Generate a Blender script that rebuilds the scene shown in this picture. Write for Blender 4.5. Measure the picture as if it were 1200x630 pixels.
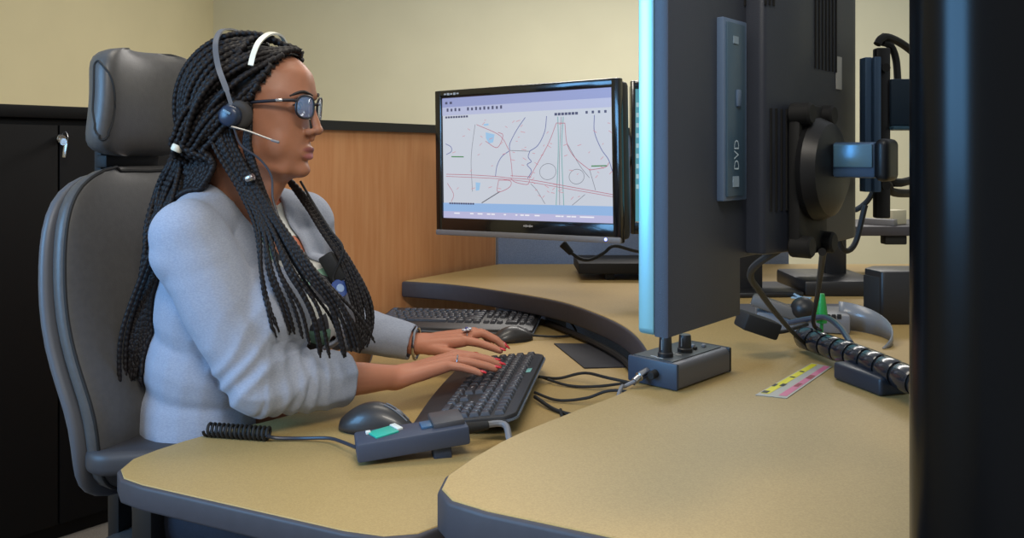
import bpy, bmesh, math, random
import numpy as np
from mathutils import Vector as V, Matrix, noise, Quaternion
from mathutils.bvhtree import BVHTree
from math import pi, sin, cos, radians as RAD

sc = bpy.context.scene
C = sc.collection
for o in list(bpy.data.objects):
    bpy.data.objects.remove(o)

# ------------------------------------------------------------------ camera
CAMZ = 1.22
HOR = 180.0
FPX = 1000.0
cd = bpy.data.cameras.new('camera')
cam = bpy.data.objects.new('camera', cd); C.objects.link(cam)
cam.location = (0, 0, CAMZ); cam.rotation_euler = (RAD(90), 0, 0)
cd.sensor_width = 36.0; cd.lens = 36.0 * FPX / 1200.0
cd.shift_y = -(315.0 - HOR) / 1200.0
cd.clip_start = 0.02
sc.camera = cam

# ------------------------------------------------------------------ light
w = bpy.data.worlds.new('world'); sc.world = w; w.use_nodes = True
w.node_tree.nodes['Background'].inputs[0].default_value = (0.90, 0.95, 1.0, 1)
w.node_tree.nodes['Background'].inputs[1].default_value = 0.38

def area(name, loc, target, sx, sy, power, col):
    l = bpy.data.lights.new(name, 'AREA'); l.shape = 'RECTANGLE'
    l.size = sx; l.size_y = sy; l.energy = power; l.color = col
    o = bpy.data.objects.new(name, l); C.objects.link(o)
    o.location = loc
    o.rotation_euler = (V(target) - V(loc)).to_track_quat('-Z', 'Y').to_euler()
    return o

# two ceiling fluorescents, an added fill for the back wall, and a daylight window in the left wall near the camera
area('ceiling_light_a', (-0.35, 1.9, 2.75), (-0.35, 1.9, 0), 1.2, 0.6, 15, (1.0, 0.92, 0.78))
area('ceiling_light_c', (0.25, -0.55, 2.75), (0.25, -0.55, 0), 1.2, 0.6, 62, (1.0, 0.92, 0.80))
area('back_wall_fill', (0.9, 4.4, 2.75), (0.9, 4.4, 0), 2.4, 0.6, 68, (1.0, 0.95, 0.89))  # added lamp that brightens the back wall
area('window_daylight', (-2.45, 0.1, 1.75), (0.0, 1.2, 1.0), 1.5, 1.3, 96, (0.21, 0.54, 1.0))

vs = sc.view_settings
vs.view_transform = 'Standard'; vs.look = 'None'; vs.exposure = 0.07; vs.gamma = 1.0
vs.use_curve_mapping = False

# ------------------------------------------------------------------ helpers
def P(px, py, d):
    """world point seen at photo pixel (px, py) at depth d"""
    return V(((px - 600.0) / FPX * d, d, CAMZ + (HOR - py) / FPX * d))

def srgb(r, g, b):
    def f(c):
        c /= 255.0
        return c / 12.92 if c <= 0.04045 else ((c + 0.055) / 1.055) ** 2.4
    return (f(r), f(g), f(b), 1.0)

MATS = {}
def mat(name, col, rough=0.5, metal=0.0, spec=0.5, noise_amt=0.0, noise_scale=60.0, bump=0.0, bump_scale=200.0,
        emit=None, estr=0.0, coat=0.0, alpha=1.0, col2=None, stretch=None, sheen=0.0, sss=0.0):
    if name in MATS: return MATS[name]
    m = bpy.data.materials.new(name); m.use_nodes = True
    nt = m.node_tree; b = nt.nodes['Principled BSDF']
    b.inputs['Base Color'].default_value = col
    b.inputs['Roughness'].default_value = rough
    b.inputs['Metallic'].default_value = metal
    b.inputs['Specular IOR Level'].default_value = spec
    b.inputs['Coat Weight'].default_value = coat
    b.inputs['Alpha'].default_value = alpha
    if sheen: b.inputs['Sheen Weight'].default_value = sheen
    if sss:
        b.inputs['Subsurface Weight'].default_value = sss
        b.inputs['Subsurface Radius'].default_value = (0.012, 0.005, 0.003)
    if emit:
        b.inputs['Emission Color'].default_value = emit
        b.inputs['Emission Strength'].default_value = estr
    vec = None
    if noise_amt or bump:
        tc = nt.nodes.new('ShaderNodeTexCoord'); mp = nt.nodes.new('ShaderNodeMapping')
        nt.links.new(tc.outputs['Object'], mp.inputs[0])
        if stretch: mp.inputs['Scale'].default_value = stretch
        vec = mp.outputs[0]
    if noise_amt:
        n = nt.nodes.new('ShaderNodeTexNoise'); n.inputs['Scale'].default_value = noise_scale
        n.inputs['Detail'].default_value = 5.0
        nt.links.new(vec, n.inputs['Vector'])
        mx = nt.nodes.new('ShaderNodeMix'); mx.data_type = 'RGBA'
        c2 = col2 if col2 else (col[0] * (1 - noise_amt), col[1] * (1 - noise_amt), col[2] * (1 - noise_amt), 1)
        mx.inputs[6].default_value = col; mx.inputs[7].default_value = c2
        rp = nt.nodes.new('ShaderNodeMapRange'); rp.inputs[1].default_value = 0.35; rp.inputs[2].default_value = 0.65
        nt.links.new(n.outputs[0], rp.inputs[0]); nt.links.new(rp.outputs[0], mx.inputs[0])
        nt.links.new(mx.outputs[2], b.inputs['Base Color'])
    if bump:
        n = nt.nodes.new('ShaderNodeTexNoise'); n.inputs['Scale'].default_value = bump_scale
        n.inputs['Detail'].default_value = 3.0
        nt.links.new(vec, n.inputs['Vector'])
        bp = nt.nodes.new('ShaderNodeBump'); bp.inputs['Strength'].default_value = bump; bp.inputs['Distance'].default_value = 0.002
        nt.links.new(n.outputs[0], bp.inputs['Height']); nt.links.new(bp.outputs[0], b.inputs['Normal'])
    MATS[name] = m
    return m

WM = {}   # world matrix of every root / part
def tag(o, label=None, cat=None, group=None, kind=None):
    if label: o['label'] = label
    if cat: o['category'] = cat
    if group: o['group'] = group
    if kind: o['kind'] = kind
    return o

def root(name, loc, label, cat, rot=(0, 0, 0), group=None):
    o = bpy.data.objects.new(name, None); C.objects.link(o)
    o.empty_display_size = 0.05
    o.location = loc; o.rotation_euler = rot
    from mathutils import Euler
    WM[o.name] = Matrix.LocRotScale(V(loc), Euler(rot), V((1, 1, 1)))
    return tag(o, label, cat, group)

def tomesh(bm, smooth=None):
    me = bpy.data.meshes.new('m')
    bmesh.ops.recalc_face_normals(bm, faces=bm.faces)
    bm.to_mesh(me); bm.free()
    finish(me, smooth)
    return me

def finish(me, smooth):
    if smooth is not None:
        me.polygons.foreach_set('use_smooth', [True] * len(me.polygons))
        if smooth < 180:
            me.set_sharp_from_angle(angle=RAD(smooth))
    me.update()

def part(name, me, m, parent=None, world=False, label=None, loc=None, rot=None, smooth=35):
    """one mesh object; world=True: vertices given in world space"""
    if isinstance(me, bmesh.types.BMesh): me = tomesh(me, smooth)
    o = bpy.data.objects.new(name, me); C.objects.link(o)
    me.name = name
    if m is not None:
        if not me.materials: me.materials.append(m)
    pm = Matrix()
    if parent is not None:
        o.parent = parent; pm = WM[parent.name]
        if world: me.transform(pm.inverted())
    lm = Matrix()
    if loc is not None or rot is not None:
        from mathutils import Euler
        o.location = loc or (0, 0, 0); o.rotation_euler = rot or (0, 0, 0)
        lm = Matrix.LocRotScale(V(o.location), Euler(o.rotation_euler), V((1, 1, 1)))
    WM[o.name] = pm @ lm
    if label: o['label'] = label
    return o

def single(name, me, m, label, cat, group=None, smooth=35, kind=None):
    """a top-level one-mesh thing given in world space, origin moved to its base"""
    if isinstance(me, bmesh.types.BMesh): me = tomesh(me, smooth)
    n = len(me.vertices); co = np.empty(n * 3); me.vertices.foreach_get('co', co); co = co.reshape(-1, 3)
    c = V(((co[:, 0].min() + co[:, 0].max()) / 2, (co[:, 1].min() + co[:, 1].max()) / 2, co[:, 2].min()))
    me.transform(Matrix.Translation(-c))
    o = bpy.data.objects.new(name, me); C.objects.link(o); o.location = c; me.name = name
    if m is not None and not me.materials: me.materials.append(m)
    WM[o.name] = Matrix.Translation(c)
    return tag(o, label, cat, group, kind)

def struct(name, me, m, smooth=35):
    if isinstance(me, bmesh.types.BMesh): me = tomesh(me, smooth)
    o = bpy.data.objects.new(name, me); C.objects.link(o); me.name = name
    if m is not None: me.materials.append(m)
    o['kind'] = 'structure'; WM[o.name] = Matrix()
    return o

def B(): return bmesh.new()

def add_box(bm, c, s, rot=None, bev=0.0, seg=2):
    mtx = Matrix.Translation(V(c)) @ (rot.to_4x4() if rot is not None else Matrix()) @ Matrix.Diagonal((s[0], s[1], s[2], 1))
    r = bmesh.ops.create_cube(bm, size=1.0, matrix=mtx)
    if bev:
        vs_ = r['verts']; es = set()
        for v in vs_: es.update(v.link_edges)
        bmesh.ops.bevel(bm, geom=list(es), offset=bev, segments=seg, profile=0.5, affect='EDGES')
    return bm

def frame_of(d):
    d = V(d).normalized()
    a = V((0, 0, 1)) if abs(d.z) < 0.9 else V((1, 0, 0))
    x = d.cross(a).normalized(); y = d.cross(x).normalized()
    return x, y, d

def add_lathe(bm, prof, origin=(0, 0, 0), axis=(0, 0, 1), n=24):
    """prof: list of (r, h) along the axis; closed at the ends"""
    x, y, d = frame_of(axis); o = V(origin)
    rings = []
    for r, h in prof:
        if r < 1e-6:
            rings.append([bm.verts.new(o + d * h)])
        else:
            rings.append([bm.verts.new(o + d * h + (x * cos(2 * pi * k / n) + y * sin(2 * pi * k / n)) * r) for k in range(n)])
    for a, b in zip(rings[:-1], rings[1:]):
        for k in range(n):
            k2 = (k + 1) % n
            if len(a) == 1 and len(b) == 1: continue
            if len(a) == 1: bm.faces.new((a[0], b[k], b[k2]))
            elif len(b) == 1: bm.faces.new((a[k], b[0], a[k2]))
            else: bm.faces.new((a[k], b[k], b[k2], a[k2]))
    if len(rings[0]) > 1: bm.faces.new(rings[0])
    if len(rings[-1]) > 1: bm.faces.new(rings[-1])
    return bm

def add_cyl(bm, p0, p1, r, n=20, r1=None, bev=0.0):
    p0 = V(p0); p1 = V(p1); h = (p1 - p0).length; r1 = r if r1 is None else r1
    if bev:
        prof = [(r - bev, 0), (r, bev), (r1, h - bev), (r1 - bev, h)]
    else:
        prof = [(r, 0), (r1, h)]
    return add_lathe(bm, prof, p0, p1 - p0, n)

def catmull(pts, step=0.01, closed=False):
    pts = [V(p) for p in pts]; out = []
    n = len(pts)
    rng = range(n if closed else n - 1)
    for i in rng:
        if closed:
            p0, p1, p2, p3 = pts[(i - 1) % n], pts[i], pts[(i + 1) % n], pts[(i + 2) % n]
        else:
            p1, p2 = pts[i], pts[i + 1]
            p0 = pts[i - 1] if i > 0 else p1 * 2 - p2
            p3 = pts[i + 2] if i + 2 < n else p2 * 2 - p1
        k = max(1, int(math.ceil((p2 - p1).length / step)))
        for j in range(k):
            t = j / k; t2 = t * t; t3 = t2 * t
            out.append(0.5 * ((2 * p1) + (p2 - p0) * t + (2 * p0 - 5 * p1 + 4 * p2 - p3) * t2 + (3 * p1 - p0 - 3 * p2 + p3) * t3))
    if not closed: out.append(pts[-1].copy())
    return out

def resample(pts, step):
    out = [pts[0].copy()]; acc = 0.0
    for a, b in zip(pts[:-1], pts[1:]):
        L = (b - a).length
        if L < 1e-9: continue
        t = step - acc
        while t <= L:
            out.append(a.lerp(b, t / L)); t += step
        acc = L - (t - step)
    return out

def add_tube(bm, pts, r, n=8, closed=False, rfun=None, cap=True):
    """sweep along pts with a parallel-transported frame; rfun(i, s, ang) scales r"""
    pts = [V(p) for p in pts]; m = len(pts)
    tang = []
    for i in range(m):
        if closed: t = pts[(i + 1) % m] - pts[(i - 1) % m]
        else: t = pts[min(i + 1, m - 1)] - pts[max(i - 1, 0)]
        tang.append(t.normalized() if t.length > 1e-9 else V((0, 0, 1)))
    x, y, d = frame_of(tang[0]); rings = []; s = 0.0
    for i in range(m):
        if i:
            q = tang[i - 1].rotation_difference(tang[i]); x = q @ x; s += (pts[i] - pts[i - 1]).length
        y = tang[i].cross(x).normalized(); x = y.cross(tang[i]).normalized()
        ring = []
        for k in range(n):
            a = 2 * pi * k / n
            rr = r * (rfun(i, s, a) if rfun else 1.0)
            ring.append(bm.verts.new(pts[i] + (x * cos(a) + y * sin(a)) * rr))
        rings.append(ring)
    pairs = list(zip(rings[:-1], rings[1:]))
    if closed: pairs.append((rings[-1], rings[0]))
    for a, b in pairs:
        for k in range(n):
            k2 = (k + 1) % n
            bm.faces.new((a[k], a[k2], b[k2], b[k]))
    if cap and not closed:
        bm.faces.new(rings[0]); bm.faces.new(rings[-1])
    return bm

def tube_mesh(pts, r, n=8, closed=False, rfun=None):
    bm = B(); add_tube(bm, pts, r, n, closed, rfun); return bm

def wire(pts, r, n=8, step=0.008): return tube_mesh(catmull(pts, step), r, n)

def add_prism(bm, outline, z0, z1, bev=0.0, seg=2):
    vs0 = [bm.verts.new((p[0], p[1], z0)) for p in outline]
    f = bm.faces.new(vs0)
    r = bmesh.ops.extrude_face_region(bm, geom=[f])
    top = [g for g in r['geom'] if isinstance(g, bmesh.types.BMVert)]
    bmesh.ops.translate(bm, verts=top, vec=(0, 0, z1 - z0))
    if bev:
        es = [e for e in bm.edges if (abs(e.verts[0].co.z - e.verts[1].co.z) < 1e-7)]
        bmesh.ops.bevel(bm, geom=es, offset=bev, segments=seg, profile=0.5, affect='EDGES')
    return bm

def offset_poly(pts, d):
    """outline (counter-clockwise) moved outwards by d"""
    n = len(pts); out = []
    for i in range(n):
        a = V(pts[i - 1]).to_2d() if len(pts[i]) > 2 else V(pts[i - 1]); b = V(pts[i]); c = V(pts[(i + 1) % n])
        e1 = (b - a).normalized(); e2 = (c - b).normalized()
        n1 = V((e1.y, -e1.x)); n2 = V((e2.y, -e2.x)); nn = (n1 + n2)
        if nn.length < 1e-6: nn = n1
        nn.normalize(); k = d / max(0.5, nn.dot(n1))
        out.append((b.x + nn.x * k, b.y + nn.y * k))
    return out

def area2(pts):
    return sum(pts[i - 1][0] * pts[i][1] - pts[i][0] * pts[i - 1][1] for i in range(len(pts))) / 2

def rrect(w_, h_, r, n=6, cx=0, cy=0):
    out = []
    for (sx, sy, a0) in ((1, -1, -pi / 2), (1, 1, 0), (-1, 1, pi / 2), (-1, -1, pi)):
        for k in range(n + 1):
            a = a0 + pi / 2 * k / n
            out.append((cx + sx * (w_ / 2 - r) + r * cos(a), cy + sy * (h_ / 2 - r) + r * sin(a)))
    return out

def round_corners(pts, rads, n=8):
    """polygon with individual corner radii"""
    out = []; m = len(pts)
    for i in range(m):
        a, b, c = V(pts[i - 1]), V(pts[i]), V(pts[(i + 1) % m]); r = rads[i]
        if r <= 0: out.append((b.x, b.y)); continue
        e1 = (a - b).normalized(); e2 = (c - b).normalized()
        p1 = b + e1 * r; p2 = b + e2 * r
        for k in range(n + 1):
            t = k / n
            q = p1 * (1 - t) ** 2 + b * 2 * t * (1 - t) + p2 * t * t
            out.append((q.x, q.y))
    return out

def add_ellipsoid(bm, c, radii, axes=None, seg=24, rings=14):
    """axes: three unit vectors for the three radii"""
    if axes is None: axes = (V((1, 0, 0)), V((0, 1, 0)), V((0, 0, 1)))
    mtx = Matrix(((axes[0].x, axes[1].x, axes[2].x, c[0]), (axes[0].y, axes[1].y, axes[2].y, c[1]), (axes[0].z, axes[1].z, axes[2].z, c[2]), (0, 0, 0, 1)))
    mtx = mtx @ Matrix.Diagonal((radii[0], radii[1], radii[2], 1))
    bmesh.ops.create_uvsphere(bm, u_segments=seg, v_segments=rings, radius=1.0, matrix=mtx)
    return bm

def add_capsule(bm, p0, r0, p1, r1, n=20):
    p0 = V(p0); p1 = V(p1); h = (p1 - p0).length
    prof = []
    for k in range(7): a = -pi / 2 + pi / 2 * k / 6; prof.append((r0 * cos(a) if k else 0.0, r0 * sin(a)))
    for k in range(7): a = pi / 2 * k / 6; prof.append((r1 * cos(a) if k < 6 else 0.0, h + r1 * sin(a)))
    return add_lathe(bm, prof, p0, p1 - p0, n)

def voxel(bm, size, smooth_it=4, smooth_f=0.5):
    """union of overlapping closed pieces as one continuous skin"""
    me = tomesh(bm)
    o = bpy.data.objects.new('tmp', me); C.objects.link(o)
    md = o.modifiers.new('r', 'REMESH'); md.mode = 'VOXEL'; md.voxel_size = size; md.use_smooth_shade = True
    if smooth_it:
        s = o.modifiers.new('s', 'SMOOTH'); s.iterations = smooth_it; s.factor = smooth_f
    dg = bpy.context.evaluated_depsgraph_get()
    out = bpy.data.meshes.new_from_object(o.evaluated_get(dg))
    bpy.data.objects.remove(o); bpy.data.meshes.remove(me)
    out.polygons.foreach_set('use_smooth', [True] * len(out.polygons))
    return out

TXT = {}
def text_mesh(s, size, key=None):
    k = (s, size)
    if k in TXT: return TXT[k]
    cu = bpy.data.curves.new('t', 'FONT'); cu.body = s; cu.size = size; cu.align_x = 'CENTER'; cu.align_y = 'CENTER'
    cu.resolution_u = 2
    o = bpy.data.objects.new('t', cu); C.objects.link(o)
    dg = bpy.context.evaluated_depsgraph_get()
    me = bpy.data.meshes.new_from_object(o.evaluated_get(dg))
    bpy.data.objects.remove(o)
    TXT[k] = me
    return me

# ------------------------------------------------------------------ materials
M_wall = mat('wall_paint', srgb(220, 214, 184), 0.85, noise_amt=0.04, noise_scale=3, bump=0.08, bump_scale=120)
M_wall2 = mat('wall_paint_left', srgb(222, 210, 170), 0.85, noise_amt=0.04, noise_scale=3, bump=0.08, bump_scale=120)
M_floor = mat('carpet', srgb(120, 112, 102), 0.95, noise_amt=0.4, noise_scale=260, bump=0.6, bump_scale=400)
M_lam = mat('laminate_tan', srgb(175, 149, 98), 0.50, spec=0.3, noise_amt=0.10, noise_scale=420, col2=srgb(163, 137, 88))
M_edge = mat('edge_band_rubber', srgb(62, 60, 66), 0.55, noise_amt=0.1)
M_wood = mat('wood_veneer', srgb(212, 154, 106), 0.45, spec=0.35, noise_amt=1, noise_scale=9, col2=srgb(202, 140, 92), stretch=(6, 6, 0.5))
M_fabric = mat('panel_fabric', srgb(136, 148, 170), 0.95, noise_amt=0.25, noise_scale=350, bump=0.4, bump_scale=500)
M_cabblk = mat('cabinet_black', srgb(11, 10, 11), 0.6, spec=0.22, noise_amt=0.1, noise_scale=300)
M_black = mat('black_plastic', srgb(26, 26, 28), 0.42)
M_blackm = mat('black_matte', srgb(22, 22, 23), 0.7)
M_gloss = mat('black_gloss', srgb(14, 14, 16), 0.18, coat=0.3)
M_aio = mat('computer_shell', srgb(47, 52, 64), 0.5, noise_amt=0.06, noise_scale=400, bump=0.15, bump_scale=900)
M_grey = mat('grey_plastic', srgb(118, 118, 122), 0.45)
M_silver = mat('silver_plastic', srgb(150, 214, 234), 0.32, metal=0.75)
M_metal = mat('steel', srgb(190, 190, 192), 0.25, metal=1.0)
M_chair = mat('chair_leather', srgb(80, 79, 79), 0.42, spec=0.45, noise_amt=0.12, noise_scale=80, bump=0.12, bump_scale=420)
M_chairsh = mat('chair_side', srgb(84, 86, 92), 0.45, bump=0.1, bump_scale=420)
M_skin = None
# ================================================================== setting
bm = B(); add_box(bm, (0.8, 2.2, -0.05), (6.2, 8.0, 0.1)); struct('floor', bm, M_floor)
bm = B(); add_box(bm, (0.8, 6.05, 1.4), (6.0, 0.1, 2.8)); struct('wall_back', bm, M_wall)
bm = B()
for (y0, y1, z0, z1) in ((-1.6, -0.65, 0, 2.8), (0.85, 6.0, 0, 2.8), (-0.65, 0.85, 0, 1.1), (-0.65, 0.85, 2.4, 2.8)):
    add_box(bm, (-2.15, (y0 + y1) / 2, (z0 + z1) / 2), (0.1, y1 - y0, z1 - z0))
struct('wall_left', bm, M_wall2)
bm = B(); add_box(bm, (3.75, 2.2, 1.4), (0.1, 7.8, 2.8)); struct('wall_right', bm, M_wall)
wn = struct('window_1', None or (lambda b: (add_box(b, (-2.1, 0.1, 1.08), (0.14, 1.56, 0.05)), b)[1])(B()), mat('window_white', srgb(225, 225, 222), 0.5))
bm = B()
for (c, s) in (((-2.12, -0.63, 1.75), (0.06, 0.05, 1.3)), ((-2.12, 0.83, 1.75), (0.06, 0.05, 1.3)), ((-2.12, 0.1, 2.38), (0.06, 1.5, 0.05)), ((-2.12, 0.1, 1.75), (0.05, 0.04, 1.3))):
    add_box(bm, c, s)
part('window_frame', bm, MATS['window_white'], wn)

# ================================================================== partition of wood and fabric panels
A = V((-0.70, 2.186)); K = V((-0.06, 3.13))
dirp = (K - A).normalized(); nrm = V((dirp.y, -dirp.x))          # nrm points to the room side
back = -nrm
def wall_panel(bm, a, b, z0, z1, t0, t1, n):
    """box between plan points a, b ; from offset t0 to t1 along n"""
    pts = [a + n * t0, b + n * t0, b + n * t1, a + n * t1]
    if area2(pts) < 0: pts = pts[::-1]
    add_prism(bm, [(p.x, p.y) for p in pts], z0, z1)
pr = root('partition', (-0.38, 2.66, 0), 'low office partition with wood veneer panel and black cap rail behind the woman', 'partition')
bm = B(); wall_panel(bm, A, K, 0.09, 1.288, 0.0, -0.04, nrm); part('wood_panel', bm, M_wood, pr, world=True, label='orange-brown wood veneer panel')
bm = B(); wall_panel(bm, A - dirp * 0.02, K + dirp * 0.03, 1.288, 1.315, 0.012, -0.052, nrm); part('cap_rail', bm, M_black, pr, world=True)
bm = B(); wall_panel(bm, A, K, 0.0, 0.09, 0.005, -0.045, nrm); part('base_rail', bm, M_black, pr, world=True)
bm = B(); wall_panel(bm, A - dirp * 0.03, A, 0, 1.30, 0.01, -0.05, nrm); part('end_post', bm, M_black, pr, world=True)
pf = root('partition', (0.45, 3.16, 0), 'blue-grey fabric partition panel under the map monitor', 'partition')
F0 = V((-0.060, 3.145)); F1 = V((1.02, 3.145)); nf = V((0, -1))
bm = B(); wall_panel(bm, F0, F1, 0.09, 1.288, 0.0, -0.04, nf); part('fabric_panel', bm, M_fabric, pf, world=True)
bm = B(); wall_panel(bm, F0 + V((0.03, 0)), F1, 1.288, 1.315, 0.012, -0.052, nf); part('cap_rail', bm, M_black, pf, world=True)
bm = B(); wall_panel(bm, F0 + V((0.01, 0)), F1, 0.0, 0.09, 0.005, -0.045, nf); part('base_rail', bm, M_black, pf, world=True)

# ================================================================== black storage cabinet with keys in its lock
cu = V((0.651, 0.759)); cn = V((-0.759, 0.651)); c0 = V((-1.42, 2.71))
th = math.atan2(cu.y, cu.x)
cab = root('storage_cabinet', (c0.x, c0.y, 0), 'black metal storage cabinet standing behind the office chair', 'cabinet', rot=(0, 0, th))
bm = B(); add_box(bm, (-0.02, 0.215, 0.665), (0.86, 0.40, 1.33), bev=0.004); part('body', bm, M_cabblk, cab)
bm = B(); add_box(bm, (-0.02, 0.205, 1.35), (0.88, 0.43, 0.04), bev=0.006); part('top', bm, M_cabblk, cab)
bm = B(); add_box(bm, (-0.235, 0.005, 0.68), (0.425, 0.02, 1.26), bev=0.003); d1 = part('door', bm, M_cabblk, cab)
bm = B(); add_box(bm, (0.195, 0.005, 0.68), (0.425, 0.02, 1.26), bev=0.003); d2 = part('door', bm, M_cabblk, cab)
lk = cab.matrix_world if False else WM[cab.name].inverted() @ P(72, 162, 2.69)
bm = B(); add_lathe(bm, [(0.0, 0), (0.013, 0), (0.013, 0.008), (0.010, 0.012), (0, 0.012)], (lk.x, -0.004, lk.z), (0, -1, 0)); part('lock', bm, M_metal, d2 if lk.x > -0.02 else d1)
ky = root('key_ring', P(74, 168, 2.675), 'bunch of silver keys hanging from the black cabinet lock', 'keys')
bm = B(); kp = P(72, 163, 2.67)
add_box(bm, kp, (0.006, 0.03, 0.02), bev=0.001)
add_lathe(bm, [(0, 0), (0.012, 0), (0.012, 0.003), (0, 0.003)], kp + V((0.008, -0.012, 0)), (0.7, -0.7, 0)); part('key', bm, M_metal, ky, world=True)
bm = B(); ctr = P(76, 161, 2.65)
add_tube(bm, [ctr + V((0.016 * cos(a) * 0.8, -0.016 * cos(a) * 0.4, 0.018 * sin(a))) for a in [2 * pi * k / 20 for k in range(20)]], 0.0016, 6, closed=True)
part('ring', bm, M_metal, ky, world=True)
bm = B(); kk = P(76, 176, 2.645); add_box(bm, kk, (0.011, 0.003, 0.045), rot=Matrix.Rotation(0.15, 3, 'Y'), bev=0.001)
add_lathe(bm, [(0, 0), (0.011, 0), (0.011, 0.003), (0, 0.003)], kk + V((-0.003, 0.0015, 0.026)), (0, -1, 0)); part('key', bm, M_metal, ky, world=True)

# ================================================================== desks
ZR, ZD = 0.82, 0.73
inner = [(-0.345, 2.69), (-0.20, 2.625), (-0.076, 2.53), (0.116, 2.33), (0.213, 2.13), (0.262, 1.95), (0.272, 1.75), (0.248, 1.60), (0.196, 1.455), (0.09, 1.325), (0.0, 1.215), (-0.055, 1.125)]
inner = [(p.x, p.y) for p in catmull([V((x, y, 0)) for x, y in inner], 0.03)]
corner = [(-0.083, 1.065), (-0.088, 1.02), (-0.072, 0.985), (-0.03, 0.955)]
outer = [(0.23, 0.825), (0.52, 0.685), (0.75, 0.66), (1.25, 0.9), (1.5, 1.4), (1.5, 3.10), (-0.05, 3.10), (-0.33, 2.706)]
desk_out = inner + corner + outer
if area2(desk_out) < 0: desk_out = desk_out[::-1]
dk = root('workstation_desk', (0.6, 1.9, 0), 'raised tan laminate corner desk with thick dark edge, in the right foreground', 'desk')
bm = B(); add_prism(bm, offset_poly(desk_out, -0.004), ZR - 0.03, ZR, bev=0.0012, seg=1); part('desktop', bm, M_lam, dk, world=True)
bm = B(); add_prism(bm, offset_poly(desk_out, 0.001), ZR - 0.052, ZR - 0.0015, bev=0.006, seg=3); part('edge_band', bm, M_edge, dk, world=True, label='dark grey rounded edge band')
for (x, y) in ((0.35, 1.05), (1.30, 1.25), (1.35, 2.9), (0.15, 2.95)):
    bm = B(); add_box(bm, (x, y, 0.39), (0.07, 0.07, 0.757), bev=0.004); lg = part('leg', bm, M_black, dk, world=True)
    bm = B(); add_box(bm, (x, y, 0.015), (0.10, 0.10, 0.03), bev=0.005); part('foot', bm, M_black, lg, world=True)

left = [(-0.435, 2.53), (-0.405, 2.38), (-0.352, 2.15), (-0.335, 1.90), (-0.365, 1.70), (-0.43, 1.592), (-0.54, 1.487), (-0.592, 1.415)]
left = [(p.x, p.y) for p in catmull([V((x, y, 0)) for x, y in left], 0.03)]
dcor = [(-0.613, 1.372), (-0.612, 1.325), (-0.590, 1.288), (-0.55, 1.262)]
dfr = [(-0.22, 1.108), (-0.165, 1.092), (-0.12, 1.100), (-0.075, 1.140)]
dright = [(-0.01, 1.23), (0.12, 1.38), (0.25, 1.55), (0.295, 1.75), (0.285, 1.97), (0.212, 2.24), (0.113, 2.51), (-0.05, 2.64), (-0.33, 2.63)]
dright = [(p.x, p.y) for p in catmull([V((x, y, 0)) for x, y in dright], 0.03)]
deck_out = left + dcor + dfr + dright
if area2(deck_out) < 0: deck_out = deck_out[::-1]
dd = root('keyboard_desk', (-0.15, 1.8, 0), 'lower tan laminate keyboard desk in front of the woman, with rounded left corner', 'desk')
bm = B(); add_prism(bm, offset_poly(deck_out, -0.004), ZD - 0.025, ZD, bev=0.0012, seg=1); part('desktop', bm, M_lam, dd, world=True)
bm = B(); add_prism(bm, offset_poly(deck_out, 0.001), ZD - 0.038, ZD - 0.0015, bev=0.005, seg=3); part('edge_band', bm, M_edge, dd, world=True, label='dark grey rounded edge band')
for (x, y) in ((-0.02, 1.50), (0.02, 2.42)):
    bm = B(); add_box(bm, (x, y, 0.345), (0.09, 0.06, 0.69), bev=0.004); lg = part('leg', bm, M_black, dd, world=True)
    bm = B(); add_box(bm, (x - 0.05, y, 0.02), (0.40, 0.07, 0.04), bev=0.006); part('foot', bm, M_black, lg, world=True)

# ================================================================== tall black cabinet at the right edge
tc_ = root('tall_cabinet', (0.45, 0.5, 0), 'tall glossy black cabinet side with rounded corner at the right edge of view', 'cabinet')
pl = [(0.32 - 0.05 * sin(pi * k / 40), 0.55 - 0.05 * cos(pi * k / 40)) for k in range(41)] + [(0.60, 0.60), (0.60, 0.50)]
M_tall = mat('tall_cabinet_black', srgb(5, 6, 8), 0.24, spec=0.2)
kx = min(range(len(pl)), key=lambda i: pl[i][0] / pl[i][1])
for _ in range(20):
    kx = min(p[0] / p[1] for p in pl); pl = [(p[0] + (0.4655 - kx) * 0.5, p[1]) for p in pl]
if area2(pl) < 0: pl = pl[::-1]
bm = B(); add_prism(bm, pl, 0.06, 1.86, bev=0.003, seg=1); part('body', bm, M_tall, tc_, world=True)
bm = B(); add_prism(bm, offset_poly(pl, -0.02), 0.0, 0.06); part('plinth', bm, M_blackm, tc_, world=True)
bm = B(); add_prism(bm, offset_poly(pl, 0.004), 1.86, 1.885, bev=0.004); part('top', bm, M_tall, tc_, world=True)

# ================================================================== map monitor
def homography(src):
    """image quad TL,TR,BR,BL -> unit square (u right, v down)"""
    dst = [(0, 0), (1, 0), (1, 1), (0, 1)]
    Amat = []; bvec = []
    for (x, y), (u, v) in zip(src, dst):
        Amat.append([x, y, 1, 0, 0, 0, -u * x, -u * y]); bvec.append(u)
        Amat.append([0, 0, 0, x, y, 1, -v * x, -v * y]); bvec.append(v)
    h = np.linalg.solve(np.array(Amat, float), np.array(bvec, float))
    def f(p):
        x, y = p; wv = h[6] * x + h[7] * y + 1
        return ((h[0] * x + h[1] * y + h[2]) / wv, (h[3] * x + h[4] * y + h[5]) / wv)
    return f

def screen_mat(name, col, s=1.0):
    m = mat(name, (0.01, 0.01, 0.01, 1), 0.35, emit=col, estr=s)
    return m

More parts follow.
